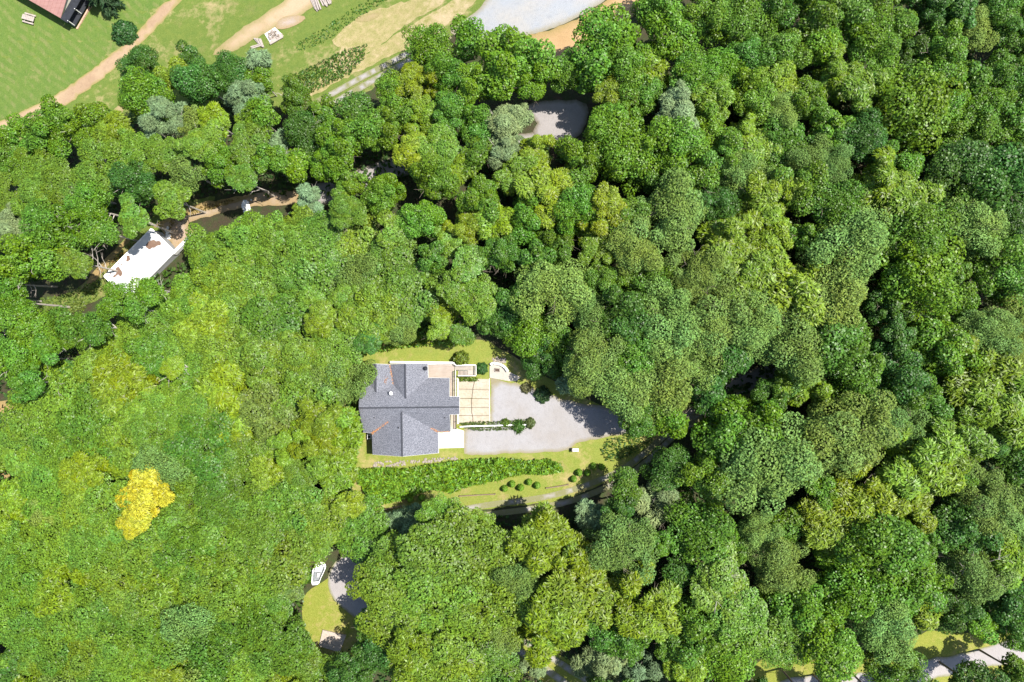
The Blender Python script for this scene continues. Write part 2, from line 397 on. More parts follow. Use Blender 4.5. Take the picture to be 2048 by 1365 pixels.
# ------------------------------------------------------------------ the main house
def H(X, Y, z): return atz(690 + X / 5.055, 680 + Y / 5.055, z)
house = empty('house', H(600, 690, 0.0))
tag(house, 'large house with dark grey shingle gable roofs beside the gravel yard', 'house')
Ze, Zr = 3.4, 6.05
RW, RE = H(140, 690, Zr), H(1156, 680, Zr)
SW, VL, VR, SE = H(186, 935, Ze), H(272, 945, Ze), H(942, 930, Ze), H(1068, 930, Ze)
WR, WE, WL2, WR2 = H(572, 730, 5.58), H(578, 1180, 5.58), H(279, 1160, Ze), H(946, 1145, Ze)
P1, P2, P3, P4 = H(1058, 757, 5.35), H(1157, 752, 5.35), H(1157, 575, 4.9), H(1054, 575, 4.9)
NE_, VB, BA, BE = H(1055, 388, 3.0), H(840, 385, 3.0), H(612, 595, 5.1), H(607, 243, 5.1)
VAB, VN, AA, AE = H(490, 458, 3.75), H(455, 250, 3.6), H(312, 530, 4.4), H(310, 245, 4.4)
AW, AN, NW, BN = H(225, 415, 3.2), H(236, 247, 3.0), H(152, 452, 3.4), H(835, 238, 3.0)
slopes = [[RW, SW, VL, WR, VR, SE, P1, P2, RE], [RE, P3, P4, NE_, VB, BA, VAB, AA, AW, NW, RW],
          [WR, VL, WL2, WE], [WE, WR2, VR, WR], [BE, BN, VB, BA], [BA, VAB, VN, BE], [AA, AE, VN, VAB], [AW, AN, AE, AA]]
for s in slopes: MB().poly(s, .16).build('roof_slope', M['roof'], house)
for a, b in ((RW, RE), (WR, WE), (BA, BE), (AA, AE)):
    MB().bar(a + Vector((0, 0, .0)), b + Vector((0, 0, .0)), .26, .10).build('ridge_cap', M['ridge'], house)
fas = [(SW, VL), (VL, WL2), (WL2, WE), (WE, WR2), (WR2, VR), (VR, SE), (SE, P1), (P1, P2), (P2, RE), (RE, P3), (P3, P4), (P4, NE_), (NE_, VB),
       (VB, BN), (BN, BE), (BE, VN), (VN, AE), (AE, AN), (AN, AW), (AW, NW), (NW, RW), (RW, SW)]
for a, b in fas:
    dn = Vector((0, 0, -.19)); MB().bar(a + dn, b + dn, .07, .2).build('fascia', M['trim'], house)
def wallbox(x0, y0, x1, y1, z0, z1, name='wall', mat='wall', ins=.35):
    a, b = H(x0, y0, z1), H(x1, y1, z1)
    xs = sorted((a.x, b.x)); ys = sorted((a.y, b.y))
    return MB().box(((xs[0] + xs[1]) / 2, (ys[0] + ys[1]) / 2, (z0 + z1) / 2), (xs[1] - xs[0] - 2 * ins, ys[1] - ys[0] - 2 * ins, z1 - z0)).build(name, M[mat], house)
wallbox(186, 452, 1052, 925, 0, 3.1)
wallbox(281, 900, 944, 1160, 0, 3.15)
wallbox(320, 249, 832, 500, 0, 2.75)
def gable(l, r, top, inset):
    dv = (Vector(r) - Vector(l)); nrm = Vector((-dv.y, dv.x, 0)).normalized() * inset
    pts = [Vector(l) + nrm, Vector(r) + nrm, Vector(top) + nrm + Vector((0, 0, -.2))]
    pts[0].z -= .2; pts[1].z -= .2
    MB().poly(pts, nrm.normalized() * .15).build('gable_wall', M['wall'], house)
gable(WL2, WR2, WE, .38); gable(NW, SW, RW, .45); gable(BN, VN, BE, .38); gable(VN, AN, AE, .38); gable(SE, NE_, (SE.x, RE.y, Zr - .3), .4)
# windows, doors, garage door on the walls
def face_part(name, mat, x, y, z, sx, sy, sz): return MB().box((x, y, z), (sx, sy, sz)).build(name, M[mat], house)
wx1 = H(944, 1160, 3.15).x - .35; wy0 = H(281, 1160, 3.15).y + .35
gd = face_part('garage_door', 'white', wx1 + .05, H(0, 1030, 1.2).y, 1.15, .1, 3.0, 2.3)
for k in (1, 2, 3): link_mesh('door_panel', MB().box((wx1 + .115, H(0, 1030, 1.2).y, k * .56), (.03, 2.8, .48)).mesh('door_panel'), M['white'], gd, world=False)
for fx in (380, 520, 720, 850):
    wf = face_part('window', 'white', H(fx, 1100, 1.6).x, wy0 - .04, 1.7, 1.1, .08, 1.3)
    link_mesh('pane', MB().box((H(fx, 1100, 1.6).x, wy0 - .09, 1.7), (.9, .04, 1.1)).mesh('pane'), M['glass'], wf, world=False)
ex = H(1052, 0, 3.1).x - .35
for fy in (450, 540, 845):
    wf = face_part('window', 'white', ex + .04, H(0, fy, 1.6).y, 2.1, .08, 1.0, 1.2)
    link_mesh('pane', MB().box((ex + .09, H(0, fy, 1.6).y, 2.1), (.04, .8, 1.0)).mesh('pane'), M['glass'], wf, world=False)
dr = face_part('front_door', 'brick', ex + .04, H(0, 660, 1.6).y, 2.0, .08, 1.0, 2.0)
link_mesh('door_handle', MB().box((ex + .11, H(0, 660, 1.6).y + .38, 2.0), (.06, .05, .12)).mesh('door_handle'), M['dark'], dr, world=False)
# deck, walkway, landing, steps (9.31x crop)
def D(X, Y, z): return atz(840 + X / 9.31, 690 + Y / 9.31, z)
DK = 1.55
def slabq(name, q, z, th, mat): return MB().poly([D(x, y, z) for x, y in q], th).build(name, M[mat], house)
def boards(q0, q1, z, mat, n, vert):
    (xa, ya), (xb, yb) = q0, q1
    for i in range(n):
        u0, u1 = i / n, (i + 1) / n - .012
        if vert: q = [(xa + (xb - xa) * u0, ya), (xa + (xb - xa) * u1, ya), (xa + (xb - xa) * u1, yb), (xa + (xb - xa) * u0, yb)]
        else: q = [(xa, ya + (yb - ya) * u0), (xb, ya + (yb - ya) * u0), (xb, ya + (yb - ya) * u1), (xa, ya + (yb - ya) * u1)]
        slabq('deck_board', q, z + rnd.uniform(0, .012), .05, mat)
boards((150, 368), (640, 612), DK, 'deck', 26, True)
boards((560, 615), (655, 1020), DK, 'deck', 22, False)
boards((645, 392), (1030, 470), DK, 'deck2', 22, True)
boards((893, 472), (1030, 562), DK - .01, 'deck2', 8, True)
boards((580, 1290), (670, 1575), .5, 'deck', 14, False)
for q in ([(150, 366), (1032, 366), (1032, 380), (150, 380)], [(655, 470), (668, 470), (668, 1020), (655, 1020)]):
    slabq('deck_joist', q, DK - .06, .2, 'offwhite')
for i in range(7):
    x0 = 885 - i * 25
    slabq('stair_tread', [(x0 - 22, 484), (x0, 484), (x0, 562), (x0 - 22, 562)], DK - .2 * (i + 1), .05, 'deck2')
for yy in (480, 566):
    MB().bar(D(893, yy, DK - .1), D(700, yy, .1), .05, .25).build('stair_stringer', M['offwhite'], house)
def railing(pts, z0, post_step, top='offwhite', post='rail', balus=.0):
    for a, b in zip(pts[:-1], pts[1:]):
        A, B = D(*a, z0), D(*b, z0); L = (B - A).length; k = max(1, round(L / post_step))
        up = Vector((0, 0, .95))
        MB().bar(A + up, B + up, .13, .07).build('handrail', M[top], house)
        MB().bar(A + Vector((0, 0, .12)), B + Vector((0, 0, .12)), .05, .05).build('bottom_rail', M[post], house)
        MB().bar(A + Vector((0, 0, .5)), B + Vector((0, 0, .5)), .05, .06).build('middle_rail', M[post], house)
        for i in range(k + 1):
            p = A.lerp(B, i / k); MB().box((p.x, p.y, z0 + .48), (.1, .1, .9)).build('railing_post', M[post], house)
railing([(150, 358), (648, 346)], DK, 1.6)
railing([(648, 346), (680, 384), (1048, 374), (1050, 560)], DK, 1.5)
railing([(1050, 572), (714, 572)], DK - .3, 1.4)
railing([(654, 490), (658, 1018)], DK, 1.5, 'rail')
railing([(672, 1290), (676, 1560)], .5, 1.2, 'rail')
for x, y in ((160, 372), (400, 372), (640, 372), (1024, 380), (1024, 556), (660, 640), (660, 1000)):
    p = D(x, y, DK - .2); MB().box((p.x, p.y, (DK - .2) / 2), (.14, .14, DK - .25)).build('deck_post', M['offwhite'], house)
# roof fittings
def roofvent(X, Y, z, r, h, mat, cap):
    p = H(X, Y, z); t = MB().tube([p + Vector((0, 0, -.15)), p + Vector((0, 0, h))], [r * .6, r * .6], 10).build('roof_vent', M[mat], house)
    c = MB().tube([p + Vector((0, 0, h)), p + Vector((0, 0, h + r * .5)), p + Vector((0, 0, h + r * .9))], [r, r, r * .35], 12)
    link_mesh('vent_cap', c.mesh('vent_cap'), M[cap], t, world=False)
roofvent(468, 540, 5.0, .3, .3, 'white', 'white'); roofvent(818, 288, 3.35, .34, .35, 'dark', 'darkroof')
for X, Y, z in ((300, 785, 5.1), (1012, 785, 5.1), (545, 885, 5.6)): roofvent(X, Y, z - .25, .09, .35, 'dark', 'dark')

# ledge wall north of the house, patio, pads
nw = MB()
a, b = D(-560, 305, .9), D(665, 318, .9); c, d = D(670, 345, .9), D(-560, 345, .9)
nw.poly([a, b, c, d], .9)
tag(nw.build('ledge_wall', M['white'], None), 'long low white ledge wall along top side of the grey roofed house', 'wall')
pad = empty('concrete_pad', D(1000, 900, 0)); pad['kind'] = 'structure'
pc = [(705, 640), (960, 640), (1290, 625), (1297, 1000), (1300, 1460), (720, 1470)]
yl = [640, 830, 1000, 1170, 1320, 1468]; cx = lambda y: 1020 - 60 * math.sin((y - 640) / 300.0)
for i in range(5):
    y0, y1 = yl[i], yl[i + 1] - 2
    o1, o2 = rnd.uniform(-8, 8), rnd.uniform(-8, 8)
    MB().poly([D(705 + 3 * i, y0, .10), D(cx(y0) - 2, y0 + o1, .10), D(cx(y1) - 2, y1 + o1, .10), D(708 + 3 * i, y1, .10)], .12).build('concrete_slab', M['pad'], pad)
    MB().poly([D(cx(y0) + 1, y0 + o2, .104), D(1292, y0, .104), D(1296, y1, .104), D(cx(y1) + 1, y1 + o2, .104)], .12).build('concrete_slab', M['pad'], pad)
for i in range(9):
    y0 = 640 + i * 92; MB().bar(D(cx(y0), y0, .112), D(cx(y0 + 92) + rnd.uniform(-6, 6), y0 + 92, .112), .11, .02).build('crack', M['crack'], pad)
for y0 in (830, 1000, 1170, 1320):
    MB().bar(D(712, y0 + rnd.uniform(-12, 12), .112), D(cx(y0), y0, .112), .08, .02).build('crack', M['crack'], pad)
    MB().bar(D(cx(y0), y0, .112), D(1290, y0 + rnd.uniform(-25, 25), .112), .07, .02).build('crack', M['crack'], pad)
MB().poly([D(690, 620, .2), D(712, 620, .2), D(722, 1475, .2), D(690, 1475, .2)], .22).build('kerb', M['offwhite'], pad)
MB().poly([D(1288, 625, .13), D(1298, 625, .13), D(1306, 1462, .13), D(1296, 1462, .13)], .14).build('kerb', M['offwhite'], pad)
ap = MB().poly([H(940, 935, .11), H(1075, 880, .11), H(1203, 920, .11), H(1203, 1092, .11), H(940, 1098, .11)], .12).build('garage_apron', M['apron']); ap['kind'] = 'structure'
patio = empty('patio', D(1450, 550, 0)); patio['kind'] = 'structure'
MB().poly([D(x, y, .12) for x, y in ((1297, 400), (1340, 372), (1480, 385), (1570, 420), (1615, 470), (1650, 497), (1760, 552), (1872, 602), (1800, 676), (1640, 676), (1500, 650), (1297, 612))], .14).build('concrete_slab', M['patio'], patio)
cw = [(1315, 372), (1335, 350), (1370, 340), (1430, 348), (1490, 362), (1550, 390), (1590, 425), (1615, 462), (1640, 495)]
t = MB()
for i, (p, q) in enumerate(zip(cw[:-1], cw[1:])):
    t.bar(D(*p, .3), D(*q, .3), .42, .62)
tag(t.build('curved_wall', M['offwhite']), 'curved low white garden wall round the back of the small patio', 'wall')
fp = empty('fire_pit', D(1437, 470, .12)); tag(fp, 'square dark fire pit grate set in the pale patio', 'fire pit')
for q in (((1393, 440), (1482, 445)), ((1482, 445), (1480, 505)), ((1480, 505), (1393, 498)), ((1393, 498), (1393, 440))):
    MB().bar(D(*q[0], .2), D(*q[1], .2), .12, .18).build('pit_rim', M['stone'], fp)
MB().poly([D(1400, 446, .16), D(1476, 450, .16), D(1474, 500, .16), D(1400, 494, .16)], .03).build('ash_bed', M['torn'], fp)
for k in range(5): MB().bar(D(1408 + k * 15, 446, .27), D(1408 + k * 15, 500, .27), .03, .03).build('grate_bar', M['dark'], fp)
rk = random.Random(5)
def rock_mesh(seed):
    r = random.Random(seed); bm = bmesh.new(); bmesh.ops.create_icosphere(bm, subdivisions=1, radius=1.0)
    for v in bm.verts: v.co *= r.uniform(.72, 1.15)
    me = bpy.data.meshes.new('stone'); bm.to_mesh(me); bm.free(); me.materials.append(M['stone']); return me
RM = [rock_mesh(i) for i in range(5)]
def stones(root, spots, smin, smax):
    for (x, y, z) in spots:
        s = rk.uniform(smin, smax); o = link_mesh('stone', rk.choice(RM), None, root)
        o.location = (x, y, z + s * .25); o.scale = (s * rk.uniform(.8, 1.4), s, s * .6); o.rotation_euler = (0, 0, rk.uniform(0, 6))
se = empty('stone_edging', at(800, 927)); tag(se, 'row of loose pale stones along the grass below the house', 'stone edging')
sp = []
for i in range(110):
    u = rk.random(); px = 748 + u * 166; py = 929 - u * 13 + rk.uniform(-4.0, 6.5) * (1.2 - u * .8)
    p = at(px, py); sp.append((p.x, p.y, p.z + .05))
stones(se, sp, .10, .27)
sq = empty('stone_pile', at(998, 721)); tag(sq, 'heap of grey brown stones behind the curved patio wall', 'stone pile')
stones(sq, [tuple(at(985 + rk.uniform(0, 26), 720 + rk.uniform(-4, 6)) + Vector((0, 0, .05))) for _ in range(40)], .12, .26)

# garden wall beside the drive
gw = MB(); gp = [H(1160, 880, .45), H(1300, 872, .45), H(1500, 868, .45), H(1700, 862, .45), H(1880, 858, .45)]
for a, b in zip(gp[:-1], gp[1:]): gw.bar(a - Vector((0, 0, .2)), b - Vector((0, 0, .2)), .2, .5)
tag(gw.build('garden_wall', M['white']), 'thin straight white garden wall overgrown with plants in the gravel yard', 'wall')
# air conditioner
ac = empty('air_conditioner', atz(740, 873, 0.03)); tag(ac, 'white air conditioner unit in the shade by left wall of house', 'air conditioner')
p = ac.location
MB().box((p.x, p.y, .45), (.62, .78, .8)).build('casing', M['white'], ac)
MB().tube([(p.x, p.y, .85), (p.x, p.y, .9)], [.24, .24], 12).build('fan_guard', M['dark'], ac)
for k in range(4): MB().box((p.x, p.y - .4, .2 + k * .17), (.5, .03, .05)).build('louvre', M['dark'], ac)
# plank bench
bn = empty('bench', at(1149, 899)); tag(bn, 'small bench with a pale plank seat and dark end by the gravel edge', 'bench')
p = bn.location
MB().box((p.x + .15, p.y + .08, p.z + .46), (1.05, .26, .07)).build('seat_plank', M['offwhite'], bn)
MB().box((p.x + .15, p.y - .2, p.z + .46), (1.05, .24, .07)).build('seat_plank', M['offwhite'], bn)
MB().box((p.x - .5, p.y - .05, p.z + .42), (.2, .62, .8)).build('end_panel', M['dark'], bn)
MB().box((p.x + .6, p.y - .05, p.z + .22), (.1, .5, .42)).build('leg', M['dark'], bn)
# edging rails
def edging(name, pts, lab, posts=True):
    A = [at(*q) + Vector((0, 0, .32)) for q in pts]; r = empty(name, A[0] - Vector((0, 0, .3))); tag(r, lab, 'rail')
    for a, b in zip(A[:-1], A[1:]): MB().bar(a, b, .16, .16).build('rail', M['timber'], r)
    for a in A: MB().box((a.x, a.y, a.z - .12), (.2, .2, .45)).build('post', M['timber'], r)
edging('timber_rail', [(1093, 976), (1114, 973), (1136, 969)], 'low brown timber rail below the clipped bushes, nearest the driveway')
edging('timber_rail', [(920, 992), (952, 990), (990, 988)], 'low brown timber rail left of the clipped bushes on bare grass')
edging('timber_rail', [(752, 1023), (778, 1017), (802, 1012)], 'low brown timber rail on the small lawn at driveway left end')

# ------------------------------------------------------------------ boat
def BT(X, Y, h): return at(590 + X / 17.07, 1110 + Y / 17.07, h)
boat = empty('motor_boat', BT(800, 640, 0)); tag(boat, 'small white open motor boat half swallowed by green bushes', 'boat')
ol = [(960, 250), (1040, 320), (1058, 400), (1040, 480), (965, 650), (890, 800), (845, 920), (815, 985), (740, 1030), (585, 1040), (560, 960), (570, 760), (590, 560), (640, 400), (720, 310), (850, 238)]
cxm = sum(p[0] for p in ol) / len(ol); cym = sum(p[1] for p in ol) / len(ol)
top = [BT(x, y, .95) for x, y in ol]; ctr = BT(cxm, cym, .95)
def ring(f, dz): return [ctr + (p - ctr) * f + Vector((0, 0, dz)) for p in top]
def loft(rings, close_end=True):
    m = MB(); n = len(rings[0])
    for r in rings: m.v += [tuple(q) for q in r]
    for k in range(len(rings) - 1):
        for i in range(n):
            j = (i + 1) % n; m.f.append((k * n + i, k * n + j, (k + 1) * n + j, (k + 1) * n + i))
    if close_end: m.f.append(tuple(range((len(rings) - 1) * n, len(rings) * n)))
    return m
loft([ring(1.0, 0), ring(.95, -.35), ring(.72, -.8)]).build('hull', M['hull'], boat)
loft([ring(.995, .004), ring(.99, .03), ring(.84, .03), ring(.82, -.02)], False).build('gunwale', M['hull'], boat)
loft([ring(.82, -.02), ring(.72, -.55)]).build('cockpit', M['inner'], boat)
MB().poly([BT(x, y, 1.0) for x, y in ((870, 255), (955, 275), (1020, 340), (1030, 420), (960, 400), (860, 330))], .08).build('fore_deck', M['hull'], boat)
MB().poly([BT(x, y, 1.28) for x, y in ((745, 345), (890, 355), (950, 420), (890, 585), (660, 570))], .1).build('console_top', M['hull'], boat)
MB().poly([BT(x, y, 1.15) for x, y in ((800, 305), (900, 330), (970, 400), (950, 428), (885, 358), (770, 335))], .12).build('windscreen', M['glass'], boat)
MB().poly([BT(x, y, 1.02) for x, y in ((575, 935), (815, 905), (835, 960), (800, 1000), (740, 1028), (585, 1036))], .25).build('stern_bench', M['hull'], boat)
MB().poly([BT(x, y, .8) for x, y in ((750, 640), (860, 620), (820, 760), (745, 770))], .3).build('seat', M['offwhite'], boat)

# concrete slab in the lower lawn
def SL(X, Y, z=.0): return at(620 + X / 17.06, 1240 + Y / 17.06, z)
sl = empty('slab_platform', SL(770, 700)); tag(sl, 'square tan concrete platform littered with leaves on the lower lawn', 'platform')
q = [(430, 350), (1230, 535), (1010, 1120), (300, 900)]
def lerp2(u, v):
    ax = q[0][0] + (q[1][0] - q[0][0]) * u, q[0][1] + (q[1][1] - q[0][1]) * u
    bx = q[3][0] + (q[2][0] - q[3][0]) * u, q[3][1] + (q[2][1] - q[3][1]) * u
    return SL(ax[0] + (bx[0] - ax[0]) * v, ax[1] + (bx[1] - ax[1]) * v, .3)
MB().poly([lerp2(0, 0), lerp2(1, 0), lerp2(1, 1), lerp2(0, 1)], .3).build('base', M['slab'], sl)
for i in range(3):
    for j in range(3):
        a = [lerp2((i + e) / 3 + (.006 if e == 0 else -.006), (j + f) / 3 + (.006 if f == 0 else -.006)) + Vector((0, 0, .03)) for e, f in ((0, 0), (1, 0), (1, 1), (0, 1))]
        MB().poly(a, .028).build('slab_panel', M['slab'], sl)

# ------------------------------------------------------------------ white flat roofed building
def WB(X, Y, h): return at(190 + X / 6.02, 380 + Y / 6.02, h)
zb = at(280, 530).z
def WZ(X, Y, z): return atz(190 + X / 6.02, 380 + Y / 6.02, zb + z)
wb = empty('flat_roof_building', WZ(400, 850, 0)); tag(wb, 'long building with a flat white roof torn in brown patches', 'building')
c4 = [(680, 465), (965, 745), (393, 1323), (108, 1040)]
RH = 3.2
rp = [WZ(x, y, RH) for x, y in c4]
MB().poly(rp, .22).build('roof', M['membrane'], wb)
ctr = sum(rp, Vector()) / 4
wp = [ctr + (p - ctr) * .975 - Vector((0, 0, .22)) for p in rp]
MB().poly(wp, RH + .8).build('wall', M['block'], wb)
for a, b in ((0, 1), (1, 2), (2, 3), (3, 0)):
    MB().bar(rp[a].lerp(rp[b], .004) + Vector((0, 0, .03)), rp[b].lerp(rp[a], .004) + Vector((0, 0, .03)), .18, .07).build('roof_edge', M['white'], wb)
def patch(pts, dz):
    MB().poly(smooth([WZ(x, y, RH + dz) for x, y in pts], 1), .006).build('torn_patch', M['torn'], wb)
patch([(605, 685), (630, 635), (665, 612), (715, 600), (730, 622), (775, 612), (797, 640), (790, 670), (745, 672), (715, 702), (690, 695), (660, 722), (640, 712)], .012)
patch([(375, 785), (395, 795), (420, 788), (415, 815), (433, 840), (410, 850), (392, 872), (385, 852), (368, 865), (385, 825)], .012)
patch([(245, 945), (285, 922), (300, 950), (330, 990), (325, 1030), (300, 1050), (285, 1020), (262, 1030), (240, 1055), (210, 1058), (225, 1030), (260, 1010)], .012)
for x, y in ((185, 1005), (315, 897), (278, 885), (168, 1030)):
    patch([(x - 9, y - 6), (x + 4, y - 9), (x + 11, y + 3), (x + 2, y + 10), (x - 6, y + 6)], .012)
pw = MB().bar(WZ(962, 775, 2.55), WZ(1195, 540, 2.55), .28, 1.2)
pw.bar(WZ(962, 775, 1.2), WZ(1195, 540, 1.2), .26, 2.4)
tag(pw.build('retaining_wall', M['white']), 'narrow white wall running on from the corner of the flat white roof', 'wall')
rb = empty('concrete_rubble', WB(880, 510, 0)); tag(rb, 'splash of white broken concrete beside the flat white roof', 'rubble')
rb2 = empty('concrete_rubble', WB(1820, 215, 0)); tag(rb2, 'white broken concrete heap on the upper dirt track near the woods', 'rubble')
WM = []
for m in RM:
    m2 = m.copy(); m2.materials.clear(); m2.materials.append(M['white']); WM.append(m2)
def wstones(root, f, n):
    for i in range(n):
        x, y = f(); p = WB(x, y, 0); s = rk.uniform(.12, .4); o = link_mesh('concrete_chunk', rk.choice(WM), None, root)
        o.location = (p.x, p.y, p.z + .12); o.scale = (s * 1.3, s, s * .35); o.rotation_euler = (0, 0, rk.uniform(0, 6))
wstones(rb, lambda: (878 + rk.gauss(0, 12), rk.uniform(440, 590)), 34)
wstones(rb2, lambda: (1825 + rk.gauss(0, 28), 200 + rk.gauss(0, 40)), 40)

# ------------------------------------------------------------------ red roofed house, picnic table, timber piles
def R1(X, Y, h): return at(X / 6.827, Y / 6.827, h)
zr = at(100, 30).z
def RZ(X, Y, z): return atz(X / 6.827, Y / 6.827, zr + z)
rh = empty('red_roof_house', RZ(500, -150, 0)); tag(rh, 'house with a faded red metal roof at top left of the meadow', 'house')
c0 = RZ(825, 250, 3.2); ua = (RZ(390, 0, 3.2) - c0).normalized(); ub = (RZ(960, 0, 3.2) - c0); ub = (ub - ua * ub.dot(ua)).normalized()
def RQ(a, b, z): return Vector((c0.x + ua.x * a + ub.x * b, c0.y + ua.y * a + ub.y * b, zr + z))
Ln, Wd = 16.0, 9.0
MB().poly([RQ(0, 0, 3.2), RQ(Ln, 0, 3.2), RQ(Ln, Wd / 2, 4.5), RQ(0, Wd / 2, 4.5)], .12).build('roof_slope', M['redroof'], rh)
MB().poly([RQ(0, Wd / 2, 4.5), RQ(Ln, Wd / 2, 4.5), RQ(Ln, Wd, 3.2), RQ(0, Wd, 3.2)], .12).build('roof_slope', M['redroof'], rh)
for k in range(1, 20):
    MB().bar(RQ(k * .8, .05, 3.225), RQ(k * .8, Wd / 2, 4.525), .05, .05).build('roof_seam', M['redroof'], rh)
MB().poly([RQ(.4, .5, 2.98), RQ(Ln - .4, .5, 2.98), RQ(Ln - .4, Wd - .5, 2.98), RQ(.4, Wd - .5, 2.98)], 3.2).build('wall', M['wall'], rh)
MB().poly([RQ(.4, .5, 2.98), RQ(.4, Wd / 2, 4.3), RQ(.4, Wd - .5, 2.98)], ua * .15).build('gable_wall', M['wall'], rh)
MB().poly([RQ(-1.5, .1, .9), RQ(.1, .1, 1.0), RQ(.1, Wd, 1.0), RQ(-1.5, Wd, .9)], .12).build('porch_floor', M['darkroof'], rh)
MB().poly([RQ(-1.75, .0, .35), RQ(-1.5, .0, .35), RQ(-1.5, Wd, .35), RQ(-1.75, Wd, .35)], .5).build('brick_edging', M['brick'], rh)
for b in (.3, 3, 6): MB().bar(RQ(-1.35, b, .9), RQ(-1.35, b, 3.05), .14, .14).build('porch_post', M['trim'], rh)
MB().poly([RQ(-1.5, -.1, 3.02), RQ(0.02, -.1, 3.12), RQ(.02, Wd, 3.12), RQ(-1.5, Wd, 3.02)], .08).build('porch_roof', M['darkroof'], rh)
for a in (2, 5, 9, 12): MB().poly([RQ(a, .42, 2.1), RQ(a + 1.1, .42, 2.1), RQ(a + 1.1, .46, 2.1), RQ(a, .46, 2.1)], 1.2).build('window', M['glass'], rh)
pt = empty('picnic_table', R1(415, 275, 0), math.radians(-16)); tag(pt, 'grey slatted picnic table on the mown lawn by the red roof', 'table')
def ptb(name, x, y, z, sx, sy, sz): return link_mesh(name, MB().box((x, y, z), (sx, sy, sz)).mesh(name), M['wood'], pt, world=False)
for k in range(7): ptb('top_slat', -1.05 + k * .35, .1, .75, .31, .95, .05)
ptb('seat_plank', 0, -.75, .45, 2.3, .28, .05); ptb('seat_plank', 0, .92, .45, 2.3, .28, .05)
for s in (-.8, .8): ptb('leg', s, .08, .4, .09, 1.8, .08); ptb('leg', s, .08, .36, .1, .5, .7)

def Q(X, Y, h=0.0): return at(480 + X / 9.31, Y / 9.31, h)
def planks(name, lab, segs, wd, hts):
    r = empty(name, Q(*segs[0][0])); tag(r, lab, 'timber pile')
    for i, (a, b) in enumerate(segs):
        h = hts[i % len(hts)]; MB().bar(Q(*a, h), Q(*b, h), wd * rk.uniform(.8, 1.15), .16).build('plank', M['wood'], r)
planks('timber_pile', 'pile of long weathered grey planks at top edge of the meadow',
       [((1290 + k * 34 + rk.uniform(-8, 8), -60), (1405 + k * 24 + rk.uniform(-12, 12), 200 - abs(k - 2) * 12)) for k in range(5)] +
       [((1470 + k * 40, -60), (1560 + k * 34 + rk.uniform(-10, 10), 110 - k * 10)) for k in range(5)] +
       [((1310, -50), (1440, 215)), ((1500, -50), (1625, 120)), ((1620, -60), (1700, 40))], .26, (.15, .3, .2, .42, .25))
planks('timber_pile', 'small pile of sawn grey beams lying beside the dirt track end',
       [((262 + k * 30, 715 + k * 3), (385 + k * 14, 862 + k * 6)) for k in range(5)] + [((200, 880), (345, 838)), ((215, 905), (400, 850))], .26, (.15, .3, .2, .4))
wp_ = empty('wood_heap', Q(620, 680)); tag(wp_, 'square heap of split firewood stacked on pale boards in the meadow', 'wood heap')
MB().poly([Q(455, 635, .12), Q(650, 510, .12), Q(810, 670, .12), Q(575, 830, .12)], .12).build('base_board', M['offwhite'], wp_)
for i in range(4):
    MB().bar(Q(560 + i * 6, 825 - i * 22, .3), Q(800 - i * 4, 690 - i * 18, .3), .3, .22).build('beam', M['wood'], wp_)
for i in range(60):
    x, y = 625 + rk.uniform(-95, 110), 650 + rk.uniform(-85, 70)
    if abs(x - 625) / 120 + abs(y - 655) / 110 > 1.15: continue
    a = rk.uniform(0, 6.3); c = Q(x, y, rk.uniform(.2, .55)); d = Vector((math.cos(a), math.sin(a), rk.uniform(-.2, .2))) * rk.uniform(.2, .4)
    MB().tube([c - d, c + d], [.1, .09], 6).build('firewood_log', M['wood'] if rk.random() < .6 else M['bark'], wp_)

# ------------------------------------------------------------------ leaf clouds
def leaf_mesh(name, pos, nrm, size, rng, aspect=1.0, droop=0.0, dirv=None, lb=None, mat=None):
    """one diamond leaf (two triangles, folded) per point"""
    n = len(pos)
    nrm = nrm / np.maximum(np.linalg.norm(nrm, axis=1, keepdims=True), 1e-6)
    if dirv is None: dirv = rng.normal(size=(n, 3))
    u = dirv - nrm * (dirv * nrm).sum(1, keepdims=True); u /= np.maximum(np.linalg.norm(u, axis=1, keepdims=True), 1e-6)
    v = np.cross(nrm, u); s = (size * rng.uniform(.65, 1.35, n))[:, None]
    L, Wd2 = s * aspect * .5, s * .5 / (aspect ** .35)
    fold = nrm * s * rng.uniform(.02, .22, n)[:, None]
    V = np.empty((n, 4, 3)); V[:, 0] = pos - u * L - fold; V[:, 1] = pos + v * Wd2; V[:, 2] = pos + u * L - fold * 1.2; V[:, 3] = pos - v * Wd2
    me = bpy.data.meshes.new(name); me.vertices.add(n * 4); me.vertices.foreach_set('co', V.reshape(-1).astype(np.float32))
    me.loops.add(n * 4); me.loops.foreach_set('vertex_index', np.arange(n * 4, dtype=np.int32))
    me.polygons.add(n); me.polygons.foreach_set('loop_start', np.arange(0, n * 4, 4, dtype=np.int32)); me.polygons.foreach_set('loop_total', np.full(n, 4, dtype=np.int32))
    me.update(calc_edges=True)
    a = me.attributes.new('lv', 'FLOAT', 'FACE'); a.data.foreach_set('value', rng.random(n).astype(np.float32))
    b = me.attributes.new('lb', 'FLOAT', 'FACE'); b.data.foreach_set('value', (rng.random(n) if lb is None else lb).astype(np.float32))
    if mat: me.materials.append(mat)
    return me
def sph(rng, n):
    p = rng.normal(size=(n, 3)); return p / np.linalg.norm(p, axis=1, keepdims=True)
